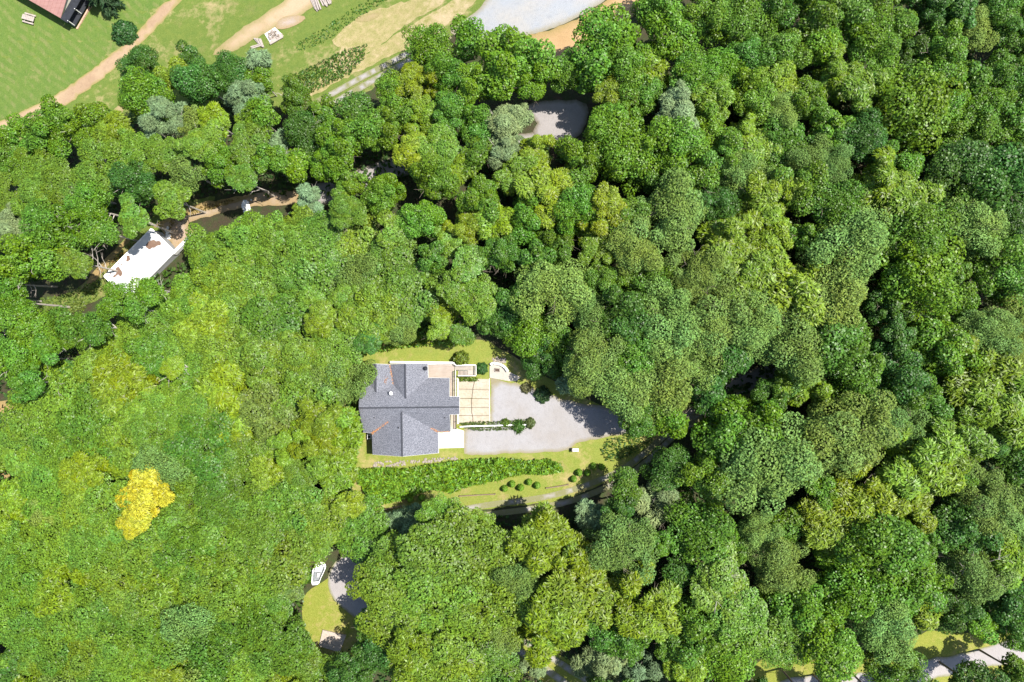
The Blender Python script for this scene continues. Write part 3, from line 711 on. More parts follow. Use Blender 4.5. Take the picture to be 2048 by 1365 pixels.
def crown(seed, form, big):
    rng = np.random.default_rng(seed)
    par = dict(broad=(46, .30, .92, .052, 1.2), fine=(60, .25, .85, .036, 1.25), feather=(52, .24, .80, .050, 2.6), spiky=(34, .26, .95, .050, 3.2), flat=(58, .25, .62, .050, 1.25))[form]
    nl, lr, zr_, ls, asp = par
    n = dict(broad=15000, fine=22000, feather=15000, spiky=10000, flat=15000)[form]
    if not big: ls *= 1.65; n = int(n / 2.5); nl = int(nl * .5); lr *= 1.35
    # lobes spread through the crown: most on its shell, some inside, outline uneven
    d = sph(rng, nl * 3); d = d[d[:, 2] > -.7][:nl]; k = len(d)
    az = np.arctan2(d[:, 1], d[:, 0]); ph = rng.uniform(0, 6.28, 3)
    out = 1 + .17 * np.sin(2 * az + ph[0]) + .15 * np.sin(3 * az + ph[1]) + .10 * np.sin(5 * az + ph[2])
    rad = rng.uniform(.46, .90, k) * out
    C = d * rad[:, None]; C[:, 2] *= zr_
    r = lr * rng.uniform(.5, 1.3, k)
    wgt = r ** 2; cnt = rng.multinomial(n, wgt / wgt.sum())
    li = np.repeat(np.arange(k), cnt); m = len(li)
    q = sph(rng, m); flip = (q[:, 2] < -.2) & (rng.random(m) < .75); q[flip, 2] *= -1
    twig = rng.random((k, 9, 3)) * 2 - 1                                # small leafy bunches make each lobe knobbly
    tn = twig / np.linalg.norm(twig, axis=2, keepdims=True); tn[:, :, 2] = np.abs(tn[:, :, 2]) * 1.0
    dots = np.einsum('ij,ikj->ik', q, tn[li]).max(1)
    sh = 1 + .26 * np.clip((dots - .75) / .25, 0, 1) - .12 * (dots < .6)
    dep = rng.uniform(0, 1, m) ** 2 * .35
    Pp = C[li] + q * (r[li] * sh * (1 - dep))[:, None]
    if form == 'flat': Pp[:, 2] *= .8
    inner = np.zeros(m, bool)
    for j in range(k):
        dd = np.linalg.norm(Pp - C[j], axis=1); inner |= (dd < r[j] * .62) & (li != j)
    keep = ~inner | (rng.random(m) < .15)
    Pp, q, li = Pp[keep], q[keep], li[keep]; m = len(li)
    nr = q * .75 + np.array([0, 0, .55]) + rng.normal(size=(m, 3)) * .42
    dirv = None
    if form in ('feather', 'spiky'):
        dirv = q + rng.normal(size=(m, 3)) * .45; dirv[:, 2] -= .25
        nr = np.array([0, 0, .9]) + q * .5 + rng.normal(size=(m, 3)) * .35
    Pp[:, :2] /= np.percentile(np.hypot(Pp[:, 0], Pp[:, 1]), 96); Pp[:, 2] *= zr_ / max(.1, np.percentile(Pp[:, 2], 98))
    lobe = rng.random(k); lb = np.clip(lobe[li] * .6 + rng.random(m) * .4, 0, 1)
    return leaf_mesh('crown', Pp, nr, ls, rng, asp, 0, dirv, lb, M['leaf'] if form in ('broad', 'feather', 'flat') else M['leaf_dull'])
CR = {}
for form, nb in (('broad', 6), ('fine', 4), ('feather', 4), ('spiky', 3), ('flat', 6)):
    for big in (True, False):
        CR[form, big] = [crown(hash((form, big, i)) % 1 + i * 17 + len(form) * 101 + (7 if big else 0), form, big) for i in range(nb)]
def trunk_mesh(seed, dead=False, mat='bark'):
    r = random.Random(seed); m = MB(); lean = Vector((r.uniform(-.03, .03), r.uniform(-.03, .03), 0))
    pts = [Vector((0, 0, -.03)), Vector((0, 0, .02)), lean * .4 + Vector((0, 0, .3)), lean * .8 + Vector((0, 0, .6)), lean + Vector((0, 0, .92))]
    m.tube(pts, [.024, .018, .0145, .010, .003], 7)
    for k in range(11 if dead else 7):
        z = r.uniform(.42, .85); b = lean * z + Vector((0, 0, z)); a = r.uniform(0, 6.28); L = r.uniform(.14, .26) * (1.15 if dead else 1)
        e = b + Vector((math.cos(a) * L, math.sin(a) * L, L * r.uniform(.35, .8))); mid = b.lerp(e, .5) + Vector((0, 0, -.02))
        m.tube([b, mid, e], [.0075 * (1.2 - z) * 1.6, .0045, .0012], 5)
        for q in range(2 if not dead else 4):
            t = r.uniform(.4, .9); s = mid.lerp(e, t); a2 = a + r.uniform(-1.2, 1.2); l2 = L * r.uniform(.3, .6)
            m.tube([s, s + Vector((math.cos(a2) * l2, math.sin(a2) * l2, l2 * r.uniform(.2, .7)))], [.0028, .0008], 4)
    me = m.mesh('trunk'); me.materials.append(M[mat]); return me
TR = [trunk_mesh(i) for i in range(5)]; TRP = [trunk_mesh(20 + i, False, 'palebark') for i in range(3)]; TRD = [trunk_mesh(40 + i, True, 'palebark') for i in range(3)]

COLS = dict(b=(.112, .240, .012), g=(.092, .208, .016), d=(.062, .155, .018), p=(.138, .232, .044), y=(.172, .275, .012), s=(.160, .240, .105), o=(.36, .37, .02), k=(.132, .245, .020))
WORD = dict(b='bright green', g='mid green', d='dark green', p='pale green', y='yellow green', s='silver green', o='golden yellow', k='leafy green')
KIND = dict(b='broadleaf_tree', g='broadleaf_tree', d='broadleaf_tree', p='broadleaf_tree', y='feathery_tree', s='silver_tree', o='broadleaf_tree', k='broadleaf_tree')
FORM = dict(b='broad', g='broad', d='broad', p='fine', y='feather', s='spiky', o='feather', k='flat')

# hand-read crowns: x, y, radius in photo pixels, colour letter (dead = trailing x)
HAND = '''860,100,50,b 943,78,40,b 1022,125,76,b 1062,160,46,b 1210,100,74,b 1265,140,46,b 1330,62,64,b 1412,45,54,g 1478,42,54,g 1545,25,52,g 1652,30,64,g 1300,20,40,b
1735,90,56,b 1575,105,48,g 1640,92,38,b 1882,112,56,b 1950,62,46,p 1998,28,44,g 2034,80,44,g 1862,22,44,d 1915,20,38,d 1690,165,58,y 1815,215,84,b 1748,160,44,b 1972,215,46,b 2000,150,46,g 1935,165,40,g 2035,200,44,g
1935,270,56,g 2020,290,60,g 1985,370,74,d 1905,345,64,d 1500,195,48,b 1548,172,46,y 1562,225,44,p 1610,205,44,b 1440,142,44,b 1385,152,46,b 1300,142,36,y 1352,228,48,s 1420,195,42,y 1230,196,42,y 1224,264,54,b 1160,322,52,b 1275,200,46,g 1258,310,58,b 1342,295,58,b 1412,262,46,b 1332,352,46,g
1450,312,48,g 1502,285,50,y 1482,352,50,p 1560,285,52,g 1606,315,50,p 1668,330,44,p 1720,275,48,d 1340,428,76,p 1450,500,70,y 1535,465,48,y 1530,395,60,y 1602,375,58,g 1665,410,52,g 1780,390,70,y 1690,505,82,p 1822,550,84,b 1820,460,66,g 1940,450,66,p 1996,540,64,g 2030,610,52,p 1900,430,52,g 2030,450,46,d 1745,470,44,g
1392,545,56,p 1270,500,56,p 1302,562,50,g 1430,610,78,p 1332,650,72,p 1092,392,60,y 1052,442,56,b 1150,422,48,b 1205,420,48,y 1190,482,46,y 1108,590,76,p 1184,620,56,p 1045,590,48,g 1062,662,54,b 1122,690,50,g 1182,712,64,p 1240,640,58,d 1245,772,66,p 1325,762,80,p 1275,832,44,g 1152,764,36,s 1086,722,46,d 1002,640,44,d 1262,700,54,g 1390,690,70,p 1340,840,36,b 1210,560,46,g 1250,430,44,g
1560,590,80,y 1650,610,84,p 1590,680,86,p 1680,690,72,g 1500,560,56,y 1502,650,60,p 1768,622,40,d 1882,690,74,b 1970,660,58,p 2034,700,46,p 1952,740,82,y 2000,810,78,y 1792,745,62,d 1832,792,54,g 1782,850,52,p 1702,772,60,g 1602,770,52,y 1542,795,46,d 1680,870,92,p 1470,855,78,b 1532,930,104,p 1422,955,60,b 1342,935,44,d 1332,995,42,s 1830,925,80,y 1902,880,64,y 1720,985,68,y 1802,1005,58,y 1652,1045,58,y 1750,1092,80,b
1962,1000,62,p 2026,930,40,d 2020,1040,56,p 1925,1050,60,d 1092,1092,72,y 1160,1172,74,y 1092,1236,72,y 1030,1160,56,p 1242,1092,68,p 1292,1205,70,y 1240,1270,56,g 1205,1322,54,s 1275,1335,48,s 1372,1340,56,y 1340,1268,44,g 1400,1065,66,g 1436,1172,66,kx 1392,1255,60,g 1482,1240,60,k 1452,1312,56,b 1560,1120,60,p 1602,1200,70,b 1645,1282,70,b 1702,1175,66,b 1812,1160,68,b 1762,1245,64,p 1842,1225,40,y 1784,1322,54,g 1945,1140,60,px 2014,1110,60,y 2004,1200,60,d 2034,1262,44,g 2034,1350,36,g 1560,1282,56,k 1900,1220,44,d
790,1122,62,k 880,1100,74,k 962,1122,70,k 782,1202,74,k 872,1202,80,k 962,1212,74,k 1004,1262,44,p 832,1302,64,y 905,1332,70,kx 975,1332,54,kx 752,1300,46,d 704,1345,44,d 742,1252,36,d 815,1055,46,s 885,1036,44,k 952,1062,44,k 1184,1036,38,s 1246,972,34,g 1302,1010,40,s 1066,1334,24,s 760,1085,26,s
100,258,62,b 172,252,54,b 232,268,40,y 40,272,46,b 20,320,44,g 282,132,42,d 292,192,54,b 352,152,34,y 384,122,34,d 405,165,54,d 462,150,46,d 508,128,36,s 524,162,34,b 492,200,44,s 328,236,46,s 384,250,36,p 432,242,32,y 522,236,38,b 592,200,44,g 642,232,38,g 562,290,32,s 588,332,38,b 612,268,44,d 690,285,58,b 660,330,44,b 704,218,38,d 792,190,44,b 832,172,42,y 900,160,44,b 952,172,48,b 782,252,46,b 842,236,42,y 902,232,46,g 955,262,44,g 1012,252,46,s 1006,306,42,s 882,292,48,k 950,312,38,g 822,306,38,y 1068,312,44,y 1036,352,44,y 745,262,36,g
62,342,48,k 132,374,56,k 202,334,52,k 262,302,42,k 276,366,52,d 332,312,44,k 402,292,44,k 372,342,40,p 442,326,46,b 500,300,46,k 505,252,36,k 182,412,44,b 62,402,50,k 30,456,44,s 112,455,54,b 62,522,62,b 26,606,46,b 66,662,52,b 36,722,48,b 96,690,34,g 10,562,36,d 56,768,34,g 540,318,34,b 200,462,34,g
640,862,56,y 590,882,44,y 690,852,38,y 640,640,34,y 345,735,22,y 292,985,50,o 270,1040,30,o 170,955,46,y 880,655,26,y 920,668,24,k 700,1010,30,y 960,400,46,b 870,360,46,b 770,385,44,b 690,425,44,k 940,450,44,y 850,440,46,b 620,400,28,s 905,330,40,y 990,450,40,y'''
hand = []
for tok in HAND.split():
    x, y, r, c = tok.split(','); hand.append((float(x), float(y), float(r), c[0], len(c) > 1))

CLEAR = [P(s) for s in (
    '-50,-50 960,-50 895,75 840,125 640,210 590,185 545,150 530,110 440,95 240,95 235,170 225,215 150,205 60,225 10,245 -50,260',
    '1035,230 1060,205 1165,205 1165,240 1140,285 1105,285 1065,268',
    '890,70 960,0 980,-90 1300,-90 1275,40 1180,60 1110,120 1060,80 960,75',
    '765,700 945,692 1000,722 1040,735 1090,770 1140,795 1200,812 1250,840 1310,850 1360,852 1320,900 1250,960 1130,1020 1000,1030 900,1020 860,1000 780,1030 752,1020 700,935 730,905 728,850 715,820 722,775 750,725',
    '690,1100 720,1100 720,1220 705,1260 695,1300 640,1310 608,1270 606,1190 630,1170 628,1125',
    '1018,1255 1190,1365 1050,1365 1010,1290', '1500,1365 1500,1320 1640,1340 1860,1320 1860,1280 1990,1285 1985,1310 1870,1365',
    '305,455 395,470 352,512 260,575 220,572 160,610 70,620 110,590 200,530 240,480',
    '600,385 600,410 500,412 400,440 380,470 320,452 350,425 440,400 520,385', '1440,790 1480,745 1560,735 1545,765 1480,790',
    '730,345 800,322 800,335 740,372', '150,690 200,690 175,722 140,725', '-50,800 35,798 35,830 -50,840', '-50,935 20,935 20,985 -50,985',
    '560,30 560,0 700,0')]
def in_clear(x, y, pad):
    for k in range(9):
        a = k * math.pi / 4; q = (x, y) if k == 8 else (x + math.cos(a) * pad, y + math.sin(a) * pad)
        if any(inside(q, p) for p in CLEAR): return True
    return False
trees = []       # x, y, r, colour, dead, low
def is_low(x, y):
    return x < 1000 and (y > 1000 or (y - 420) > (x - 560) * -.25 + 0 and y > 440 and x < 760 and (x - 180) * .9 + (y - 560) > 0 and x > 100 or (x < 620 and y > 760))
for x, y, r, c, dd in hand: trees.append((x, y, r, c, dd, False))
fr = random.Random(77)
def fill(x0, y0, x1, y1, rmin, rmax, cols, n, low, gap=.8, poly=None):
    for _ in range(n):
        x, y, r = fr.uniform(x0, x1), fr.uniform(y0, y1), fr.uniform(rmin, rmax)
        if poly and not inside((x, y), poly): continue
        if in_clear(x, y, r * .78): continue
        if any((x - t[0]) ** 2 + (y - t[1]) ** 2 < (gap * (r + t[2])) ** 2 for t in trees): continue
        trees.append((x, y, r, fr.choice(cols), False, low))
LOWP = P('-60,860 60,820 130,750 215,668 300,600 380,540 425,486 500,432 600,415 690,440 790,520 880,590 940,660 900,690 800,694 760,705 740,745 715,800 700,900 700,940 745,1000 752,1040 720,1080 690,1105 630,1125 620,1175 604,1200 604,1270 640,1320 700,1420 -60,1420')
fill(-50, 410, 960, 1410, 46, 66, 'kkkkkpgkkpky', 5000, True, .58, LOWP)
fill(-50, 410, 960, 1410, 28, 38, 'kkkkpgkkdy', 6000, True, .62, LOWP)
fill(960, -30, 2090, 1400, 40, 60, 'bgpgdg', 4000, False, .72)
fill(-40, 90, 1100, 700, 30, 46, 'bgkbgk', 4000, False, .70)
fill(960, -30, 2090, 1400, 29, 40, 'gdgb', 4000, False, .70)

SITES = [(1000, 120, 'below the blue gravel lot at the top'), (1220, 110, 'beside the orange clay bank'), (1400, 60, 'right of the orange clay bank, on the top edge'), (1640, 60, 'on the top edge, far right of the clay bank'), (1900, 60, 'in the top right corner'),
 (1110, 300, 'below the small gravel turning at the top'), (1260, 280, 'right of the small gravel turning'), (1440, 220, 'around the silver tree in the upper right woods'), (1640, 220, 'in the upper right woods'), (1840, 230, 'near the right end of the upper woods'), (1990, 260, 'on the right edge, upper part'),
 (960, 440, 'in the woods well above the house'), (1120, 440, 'in the woods above the patio, upper part'), (1320, 430, 'in the woods far above the gravel yard'), (1520, 430, 'in the right woods, upper middle'), (1720, 430, 'in the right woods, by the dark gap'), (1930, 430, 'on the right edge, upper middle'),
 (1060, 620, 'just above the curved patio'), (1180, 650, 'above the gravel yard'), (1280, 780, 'overhanging the right end of gravel yard'), (1340, 600, 'in the woods above right of gravel yard'), (1520, 640, 'above the shaded track on the right'), (1680, 640, 'right of the shaded track, middle height'), (1880, 650, 'on the right side at middle height'),
 (1450, 880, 'where driveway enters the right woods'), (1600, 900, 'in the right woods below the shaded track'), (1760, 820, 'in the right woods, lower middle'), (1950, 800, 'on the right edge at middle height'), (1880, 960, 'on the right edge, lower middle'), (1700, 1040, 'in the lower right woods, upper part'),
 (1280, 980, 'below the driveway curve'), (1100, 1140, 'below the driveway, centre'), (1270, 1220, 'right of the lower gravel track'), (1420, 1140, 'around the half bare tree at lower right'), (1430, 1300, 'on the bottom edge right of lower track'), (1620, 1220, 'in the lower right woods'), (1800, 1200, 'above the gravel road at bottom right'), (1980, 1180, 'in the bottom right corner woods'), (1760, 1330, 'beside the gravel road at bottom right'),
 (830, 1080, 'under the driveway left bend'), (830, 1200, 'right of the gravel bend'), (960, 1200, 'left of the lower gravel track'), (900, 1320, 'on the bottom edge at centre'), (720, 1310, 'by the tan platform on lower lawn'),
 (100, 260, 'below the mown lawn at left'), (300, 180, 'below the round lawn bush'), (430, 160, 'beside the end of the dirt track'), (470, 250, 'in the upper left wood strip'), (600, 270, 'left of the upper gravel track'), (720, 260, 'below the upper gravel track'), (880, 200, 'right of the upper gravel track'), (960, 290, 'left of the small gravel turning'),
 (120, 380, 'on the left above the white flat roof'), (280, 340, 'above the white flat roof'), (420, 310, 'above the dirt yard'), (80, 500, 'left of the white flat roof'), (60, 660, 'on the left edge below the white flat roof'), (800, 380, 'below the lower forest road'), (680, 400, 'near the dirt yard right end'),
 (450, 500, 'right of the white flat roof'), (600, 500, 'in the canopy right of the dirt yard'), (750, 560, 'in the canopy above left of the house'), (860, 640, 'just above the house lawn'), (300, 620, 'just below the white flat roof'), (460, 640, 'in the canopy between white roof and house'), (640, 660, 'in the canopy left of house top'),
 (180, 760, 'in the left canopy below bare patch'), (350, 760, 'in the left canopy, middle'), (520, 780, 'left of the house'), (640, 780, 'right beside the house left wall'), (640, 880, 'touching the house lower left corner'), (80, 880, 'on the left edge of canopy'), (220, 920, 'left of the golden tree'), (360, 940, 'right of the golden tree'), (500, 940, 'lower left of the house'),
 (80, 1040, 'on the left edge, lower part'), (220, 1080, 'below the golden tree'), (380, 1080, 'in the lower left canopy'), (540, 1060, 'left of the driveway end'), (660, 1040, 'above the gravel bend'), (80, 1200, 'near the bottom left corner'), (240, 1220, 'in the bottom left canopy'), (400, 1220, 'in the bottom canopy left of boat'), (540, 1180, 'just left of the white boat'), (100, 1330, 'in the bottom left corner'), (300, 1330, 'on the bottom edge, left part'), (480, 1330, 'on the bottom edge left of the platform'), (620, 1340, 'just below the tan platform')]
def size_word(r): return 'large' if r > 62 else ('small' if r < 34 else '')
groups = {}
for i, (x, y, r, c, dd, low) in enumerate(trees):
    s = min(range(len(SITES)), key=lambda k: (SITES[k][0] - x) ** 2 + (SITES[k][1] - y) ** 2)
    w_ = WORD[c] if not dd else 'half bare ' + WORD[c]
    groups.setdefault((s, w_, size_word(r)), []).append(i)
LAB = {}
ORD = {2: (('left', 'right'), ('upper', 'lower')), 3: (('leftmost', 'middle', 'rightmost'), ('topmost', 'middle', 'lowest'))}
def name_rank(ids, stem):
    if len(ids) == 1: LAB[ids[0]] = stem; return
    xs = [trees[i][0] for i in ids]; ys = [trees[i][1] for i in ids]
    ax = 0 if max(xs) - min(xs) >= max(ys) - min(ys) else 1
    ids = sorted(ids, key=lambda i: trees[i][ax])
    if len(ids) <= 3: ws = ORD[len(ids)][ax]
    else:
        ends = (('leftmost', 'second from left', 'third from left', 'fourth from left', 'fifth from left', 'sixth from left', 'seventh from left'), ('topmost', 'second from top', 'third from top', 'fourth from top', 'fifth from top', 'sixth from top', 'seventh from top'))[ax]
        ws = list(ends[:len(ids) - 1]) + [('rightmost', 'lowest')[ax]]
    for i, w_ in zip(ids, ws): LAB[i] = stem + ', ' + w_ + (' of two' if len(ids) == 2 else '')
for (s, w_, sz), ids in groups.items():
    name_rank(ids, ' '.join((sz + ' ' + w_ + ' tree ' + SITES[s][2]).split()))
tr = random.Random(3); KN = {}
for i, (x, y, r, c, dd, low) in enumerate(trees):
    Dm = CAM_H + 8; R = r * (CAM_H - 10) / F_PX * (1.22 if low else 1.06)
    form = FORM[c]
    if low and c in 'kgdpb': form = 'flat' if c != 'p' or tr.random() < .5 else 'fine'
    edge = math.hypot(x - 1024, (y - 682) * 1.2) / 1024
    if low: h = 7.5 + R * .25 + tr.uniform(-.5, .6) + .8 * math.sin(x * .02) * math.sin(y * .023)
    else: h = 7.5 + R * 1.0 + tr.uniform(-1, 1.5)
    if x < 560 and 200 < y < 800 and not low: h += 5
    if 970 < x < 1135 and 590 < y < 775: h = 3.5 + R * .9
    if c == 's' and not low and y > 700: h = 4 + R * .8
    Rz = R * (tr.uniform(.42, .58) if form == 'flat' else tr.uniform(.85, 1.05))
    hc = h - Rz * .75
    p = at(x, y, hc)
    gz = ground(p.x, p.y)
    kd = KIND[c] if not (low and KIND[c] == 'broadleaf_tree') else 'young_tree'
    root = empty(kd, (p.x, p.y, gz)); KN[kd] = KN.get(kd, 0) + 1
    tag(root, LAB[i], 'tree', 'trees of the woods round the house')
    cm = tr.choice(CR[form, R > 3.4])
    co = link_mesh('crown', cm, None, root, None, False)
    co.location = (0, 0, hc); co.scale = (R * tr.uniform(.94, 1.06), R * tr.uniform(.94, 1.06), Rz); co.rotation_euler = (tr.uniform(-.1, .1), tr.uniform(-.1, .1), tr.uniform(0, 6.28))
    b = COLS[c]; v = tr.uniform(.86, 1.16); hg = tr.uniform(-.12, .16)
    co.color = (b[0] * v * (1 + hg), b[1] * v, b[2] * v * (1 - hg), 1)
    tm = tr.choice(TRD if dd else (TRP if (x < 640 and y < 800) or c == 's' else TR))
    to = link_mesh('trunk', tm, None, root, None, False); hs = h * (1.06 if dd else .96)
    to.scale = (hs * (.75 if low or x < 560 else 1), hs * (.75 if low or x < 560 else 1), hs); to.rotation_euler = (0, 0, tr.uniform(0, 6.28))
print('TREES', len(trees), KN)

# conifer, round bush, clipped bushes, garden shrubs
def cloud(name, pos, nrm, size, asp, color, seed, mat, parent=None, dirv=None):
    rng = np.random.default_rng(seed)
    me = leaf_mesh(name, np.array(pos), np.array(nrm), size, rng, asp, 0, dirv, None, mat)
    o = link_mesh(name, me, None, parent); o.color = (*color, 1); return o
def shrub(name, loc, R, hgt, color, lab, cat, seed, leaf=.16, n=1500, asp=1.2, group=None, power=1.0, mat=None):
    rng = np.random.default_rng(seed); loc = Vector(loc)
    r = empty(name, loc); tag(r, lab, cat, group)
    q = sph(rng, n); q[:, 2] = np.abs(q[:, 2])
    hz = q[:, 2]; taper = (1 - hz ** 2) ** .5 if power == 1 else None
    pos = q * rng.uniform(.72, 1.02, n)[:, None]
    bump = 1 + .14 * np.sin(q[:, 0] * 7 + seed) * np.sin(q[:, 1] * 7 + 1) * (power == 1)
    pos *= bump[:, None]
    if power != 1: pos[:, :2] *= (1 - .35 * hz)[:, None]
    pos = pos * np.array([R, R, hgt]) + np.array([loc.x, loc.y, loc.z + .05])
    me = leaf_mesh('foliage', pos, q + rng.normal(size=(n, 3)) * .45 + np.array([0, 0, .3]), leaf, rng, asp, 0, None, None, mat or M['leaf'])
    o = link_mesh('foliage', me, None, r); o.color = (*color, 1)
    MB().tube([loc - Vector((0, 0, .1)), loc + Vector((0, 0, hgt * .7))], [R * .09 + .02, .02], 6).build('stem', M['bark'], r)
    return r
tl = [(1008, 978), (1023, 969), (1040, 976), (1057, 965), (1073, 972), (1146, 959), (1157, 946), (1174, 947), (1186, 933), (1203, 935), (819, 999), (842, 996)]
tlab = ['leftmost clipped bush of the row of five on the grass', 'second clipped bush from left in the row of five', 'middle clipped bush of the row of five', 'fourth clipped bush from left in the row of five, set highest', 'rightmost clipped bush of the row of five',
        'lowest clipped bush of the group of five by driveway', 'clipped bush at the left of the middle pair by driveway', 'clipped bush at the right of the middle pair by driveway', 'left clipped bush of the topmost pair by driveway', 'right clipped bush of the topmost pair by driveway',
        'sunlit clipped bush on the small lawn at driveway left end', 'shaded clipped bush on the dirt at driveway left end']
proto = None
for i, (x, y) in enumerate(tl):
    p = at(x + 1, y, .5); p.z = ground(p.x, p.y)
    if proto is None:
        proto = shrub('clipped_bush', p, .62, 1.55, (.17, .33, .02), tlab[0], 'bush', 9, .11, 1900, 1.1, 'clipped bushes on the slope', 2.0)
    else:
        r = proto.copy(); COL.objects.link(r); r.location = p; r['label'] = tlab[i]
        for ch in proto.children:
            c = ch.copy(); COL.objects.link(c); c.parent = r; c.matrix_parent_inverse = ch.matrix_parent_inverse.copy()
        s = rk.uniform(.9, 1.1); r.scale = (s, s, s * rk.uniform(.9, 1.1)); r.rotation_euler = (0, 0, rk.uniform(0, 6))
shrub('round_bush', at(253, 69), 2.5, 2.6, (.045, .13, .03), 'round dark green bush on the ditch edge of the mown lawn', 'bush', 4, .3, 3800)
shrub('garden_shrub', D(1150, 440, 0), 1.05, 1.3, (.05, .14, .03), 'round dark green shrub at right end of the deck landing', 'shrub', 5, .17, 1600)
shrub('garden_shrub', D(760, 270, 0), 1.45, 2.1, (.14, .2, .02), 'sprawling yellow green shrub leaning over the deck rail', 'shrub', 6, .2, 1700, 1.8)
shrub('garden_shrub', at(1060, 846), .95, 1.0, (.10, .14, .04), 'rounded shrub at right end of the thin white garden wall', 'shrub', 7, .15, 1200)
shrub('garden_shrub', at(1037, 853), .95, .8, (.06, .14, .02), 'spiky dark green plant below the thin white garden wall', 'shrub', 8, .4, 260, 4.0)
shrub('garden_shrub', at(1010, 846), .8, .8, (.10, .17, .02), 'bushy plant above the middle of the thin white garden wall', 'shrub', 12, .17, 600)
shrub('garden_shrub', at(1052, 776), 1.0, .7, (.15, .15, .06), 'dry brownish weeds where the patio meets the gravel yard', 'shrub', 13, .16, 700, 2.0)
shrub('garden_shrub', at(609, 1150), 1.7, 2.0, (.10, .21, .02), 'leafy green bush growing over the side of the white boat', 'shrub', 15, .26, 900)
shrub('garden_shrub', at(1085, 790), 1.5, 1.2, (.06, .13, .04), 'dark shrub at top edge of the gravel yard near patio', 'shrub', 14, .2, 1200, 1.6)
# conifer
cf = empty('conifer', at(221, 5)); tag(cf, 'dark conifer on the top edge beside the red roof house', 'tree')
rng = np.random.default_rng(31); pos, dv = [], []
for k in range(150):
    z = rng.uniform(.1, 1) ** .8; a = rng.uniform(0, 6.28); L = 4.2 * (1 - z) + .25
    n = int(26 * (1 - z) + 8); u = rng.uniform(.25, 1, n)
    ax = np.array([math.cos(a), math.sin(a), -.22])
    side = np.array([-math.sin(a), math.cos(a), 0])
    w_ = rng.uniform(-.35, .35, n) * (1.1 - u) * 1.4
    pos.append(u[:, None] * L * ax + w_[:, None] * side + np.array([0, 0, .6 + z * 8.2])); dv.append(ax + np.sign(w_)[:, None] * side * .6 + rng.normal(size=(n, 3)) * .15)
pos = np.vstack(pos) + np.array(cf.location); dv = np.vstack(dv)
cloud('crown', pos, np.tile([0, 0, 1.0], (len(pos), 1)) + rng.normal(size=(len(pos), 3)) * .3, .42, 2.6, (.028, .062, .022), 32, M['needle'], cf, dv)
MB().tube([cf.location - Vector((0, 0, .2)), cf.location + Vector((0, 0, 9))], [.22, .03], 8).build('trunk', M['bark'], cf)

# ------------------------------------------------------------------ low growth nobody could count
def cover(name, polys, dens, hmin, hmax, size, asp, color, seed, mat, lumps=.5, upright=.4, kind='stuff', lab=None, cat=None, off=0.0):
    rng = np.random.default_rng(seed); pos = []
    for pl in polys:
        w2 = [at(*p) for p in pl]; x0, x1 = min(p.x for p in w2), max(p.x for p in w2); y0, y1 = min(p.y for p in w2), max(p.y for p in w2)
        poly = [(p.x, p.y) for p in w2]; n = int((x1 - x0) * (y1 - y0) * dens)
        xs, ys, us = rng.uniform(x0, x1, n), rng.uniform(y0, y1, n), rng.random(n)
        for x, y, u in zip(xs, ys, us):
            if not inside((x, y), poly): continue
            f = .5 + .5 * math.sin(x * 1.9 + seed + 1.3 * math.sin(y * 1.1)) * math.sin(y * 2.3 + 1.7 * math.sin(x * .8))
            h = hmin + (hmax - hmin) * (1 - lumps + lumps * f)
            pos.append((x, y, ground(x, y) + off + h * (1 - .6 * u * u)))
    pos = np.array(pos); n = len(pos)
    nr = rng.normal(size=(n, 3)) * (.3 + upright) + np.array([0, 0, 1.0])
    o = cloud(name, pos, nr, size, asp, color, seed + 1, mat)
    o['kind'] = kind
    if lab: o['label'] = lab; o['category'] = cat
    return o
cover('tall_weeds', [P('700,938 760,934 810,936 850,930 905,922 945,917 1000,915 1050,919 1100,918 1122,928 1126,942 1100,948 1050,946 1000,958 945,970 905,984 870,978 842,984 800,1000 755,1010 742,1000 720,965')], 42, .25, 1.5, .34, 2.2, (.16, .31, .02), 50, M['leaf'], .7, .5, 'stuff', 'thick band of bright green tall weeds below the house', 'weeds')
cover('tall_weeds', [P('760,706 800,697 850,692 900,694 945,690 952,676 930,640 880,600 830,600 790,640 760,680')], 26, .2, 1.3, .3, 1.8, (.13, .25, .02), 52, M['leaf'], .6, .5, 'stuff', 'weedy scrub rising behind the lawn above the house', 'weeds')
cover('flower_bed', [P('920,846 960,842 1010,842 1050,838 1068,845 1064,858 1010,860 960,862 930,858')], 70, .1, .6, .17, 2.0, (.095, .15, .03), 54, M['leaf'], .8, .5, 'stuff', 'strip of green plants hugging the thin white garden wall', 'plants')
cover('flower_bed', [P('918,755 955,755 958,762 920,763')], 90, .1, .55, .2, 3.0, (.12, .19, .02), 55, M['leaf'], .5, .6, 'stuff', 'strip of grassy plants below the deck steps', 'plants')
cover('meadow_weeds', [P('560,180 590,150 640,125 690,100 735,90 728,120 700,150 640,178 600,200')], 18, .1, .7, .28, 2.0, (.075, .155, .02), 56, M['leaf'], .8, .5, 'stuff', 'patch of tall green weeds on the bank beside upper gravel track', 'weeds')
cover('meadow_weeds', [P('590,90 650,55 700,20 740,0 800,-20 760,10 700,50 650,85 600,105')], 9, .05, .4, .24, 2.0, (.07, .17, .02), 57, M['leaf'], .8, .5, 'stuff', 'strip of lush green grass beside the timber pile', 'weeds')
cover('brush', [P('330,470 345,440 390,418 440,402 480,398 440,415 380,432 345,456'), P('205,560 225,520 265,485 300,458 250,512 215,556')], 12, .1, .7, .26, 1.8, (.17, .12, .03), 58, M['leaf_dull'], .8, .5, 'stuff', 'reddish brown dry brush along the dirt bank', 'brush')
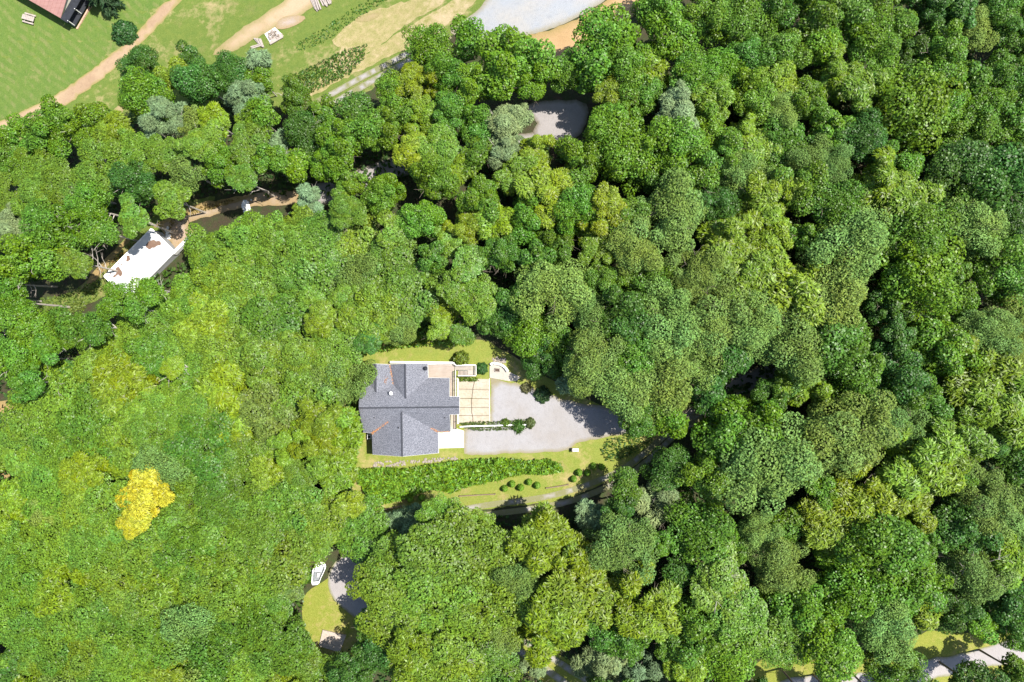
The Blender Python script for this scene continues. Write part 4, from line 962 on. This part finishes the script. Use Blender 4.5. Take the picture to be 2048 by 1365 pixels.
cover('brush', [P('60,600 130,590 200,560 215,575 180,610 140,660 160,720 100,800 40,830 90,740 110,660')], 14, .1, .8, .28, 1.6, (.12, .18, .03), 59, M['leaf'], .8, .5, 'stuff', 'low green scrub on the slope below the white flat roof', 'brush')
cover('brush', [P('1210,880 1260,868 1310,866 1300,885 1260,912 1215,925 1200,905')], 16, .1, .6, .26, 1.6, (.05, .12, .02), 60, M['leaf'], .8, .5, 'stuff', 'low leafy undergrowth between gravel yard and driveway bend', 'undergrowth')
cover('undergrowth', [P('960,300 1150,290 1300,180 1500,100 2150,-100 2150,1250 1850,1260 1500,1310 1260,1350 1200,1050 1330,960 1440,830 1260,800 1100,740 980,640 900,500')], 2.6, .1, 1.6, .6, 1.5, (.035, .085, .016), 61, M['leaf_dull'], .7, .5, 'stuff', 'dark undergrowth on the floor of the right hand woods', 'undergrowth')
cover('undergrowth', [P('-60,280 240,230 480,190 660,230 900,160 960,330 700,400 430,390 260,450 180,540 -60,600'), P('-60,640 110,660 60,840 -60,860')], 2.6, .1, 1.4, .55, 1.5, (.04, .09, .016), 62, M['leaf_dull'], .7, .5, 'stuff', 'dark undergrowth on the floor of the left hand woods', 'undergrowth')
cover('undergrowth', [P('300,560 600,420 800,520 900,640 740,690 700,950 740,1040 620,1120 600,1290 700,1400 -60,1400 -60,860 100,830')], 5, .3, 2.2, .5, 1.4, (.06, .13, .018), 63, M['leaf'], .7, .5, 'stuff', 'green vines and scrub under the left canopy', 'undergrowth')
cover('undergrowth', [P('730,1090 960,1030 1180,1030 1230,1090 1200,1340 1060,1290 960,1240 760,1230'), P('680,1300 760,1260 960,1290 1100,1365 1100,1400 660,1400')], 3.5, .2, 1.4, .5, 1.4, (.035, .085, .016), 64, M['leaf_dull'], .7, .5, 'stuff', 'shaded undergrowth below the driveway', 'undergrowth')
# fallen leaves in the roof valleys
rng = np.random.default_rng(71); pos = []
def litter(a, b, n, wd):
    for _ in range(n):
        u = rng.random(); p = Vector(a).lerp(Vector(b), u); pos.append((p.x + rng.normal() * wd, p.y + rng.normal() * wd, p.z + .05 + abs(rng.normal()) * .02))
litter(VL, VL.lerp(WR, .55), 150, .10); litter(VL, VL.lerp(WR, .15), 130, .13); litter(VR, VR.lerp(WR, .2), 70, .09); litter(VN, VAB, 90, .09); litter(H(400, 440, 3.95), H(420, 380, 4.0), 40, .13); litter(H(1060, 928, 3.4), H(945, 935, 3.42), 60, .06)
lo = cloud('leaf_litter', np.array(pos), np.tile([0, 0, 1.0], (len(pos), 1)) + rng.normal(size=(len(pos), 3)) * .3, .11, 1.2, (.42, .20, .09), 72, M['litter'])
tag(lo, 'rust brown fallen leaves lying in the roof valleys of the house', 'leaf litter', None, 'stuff')
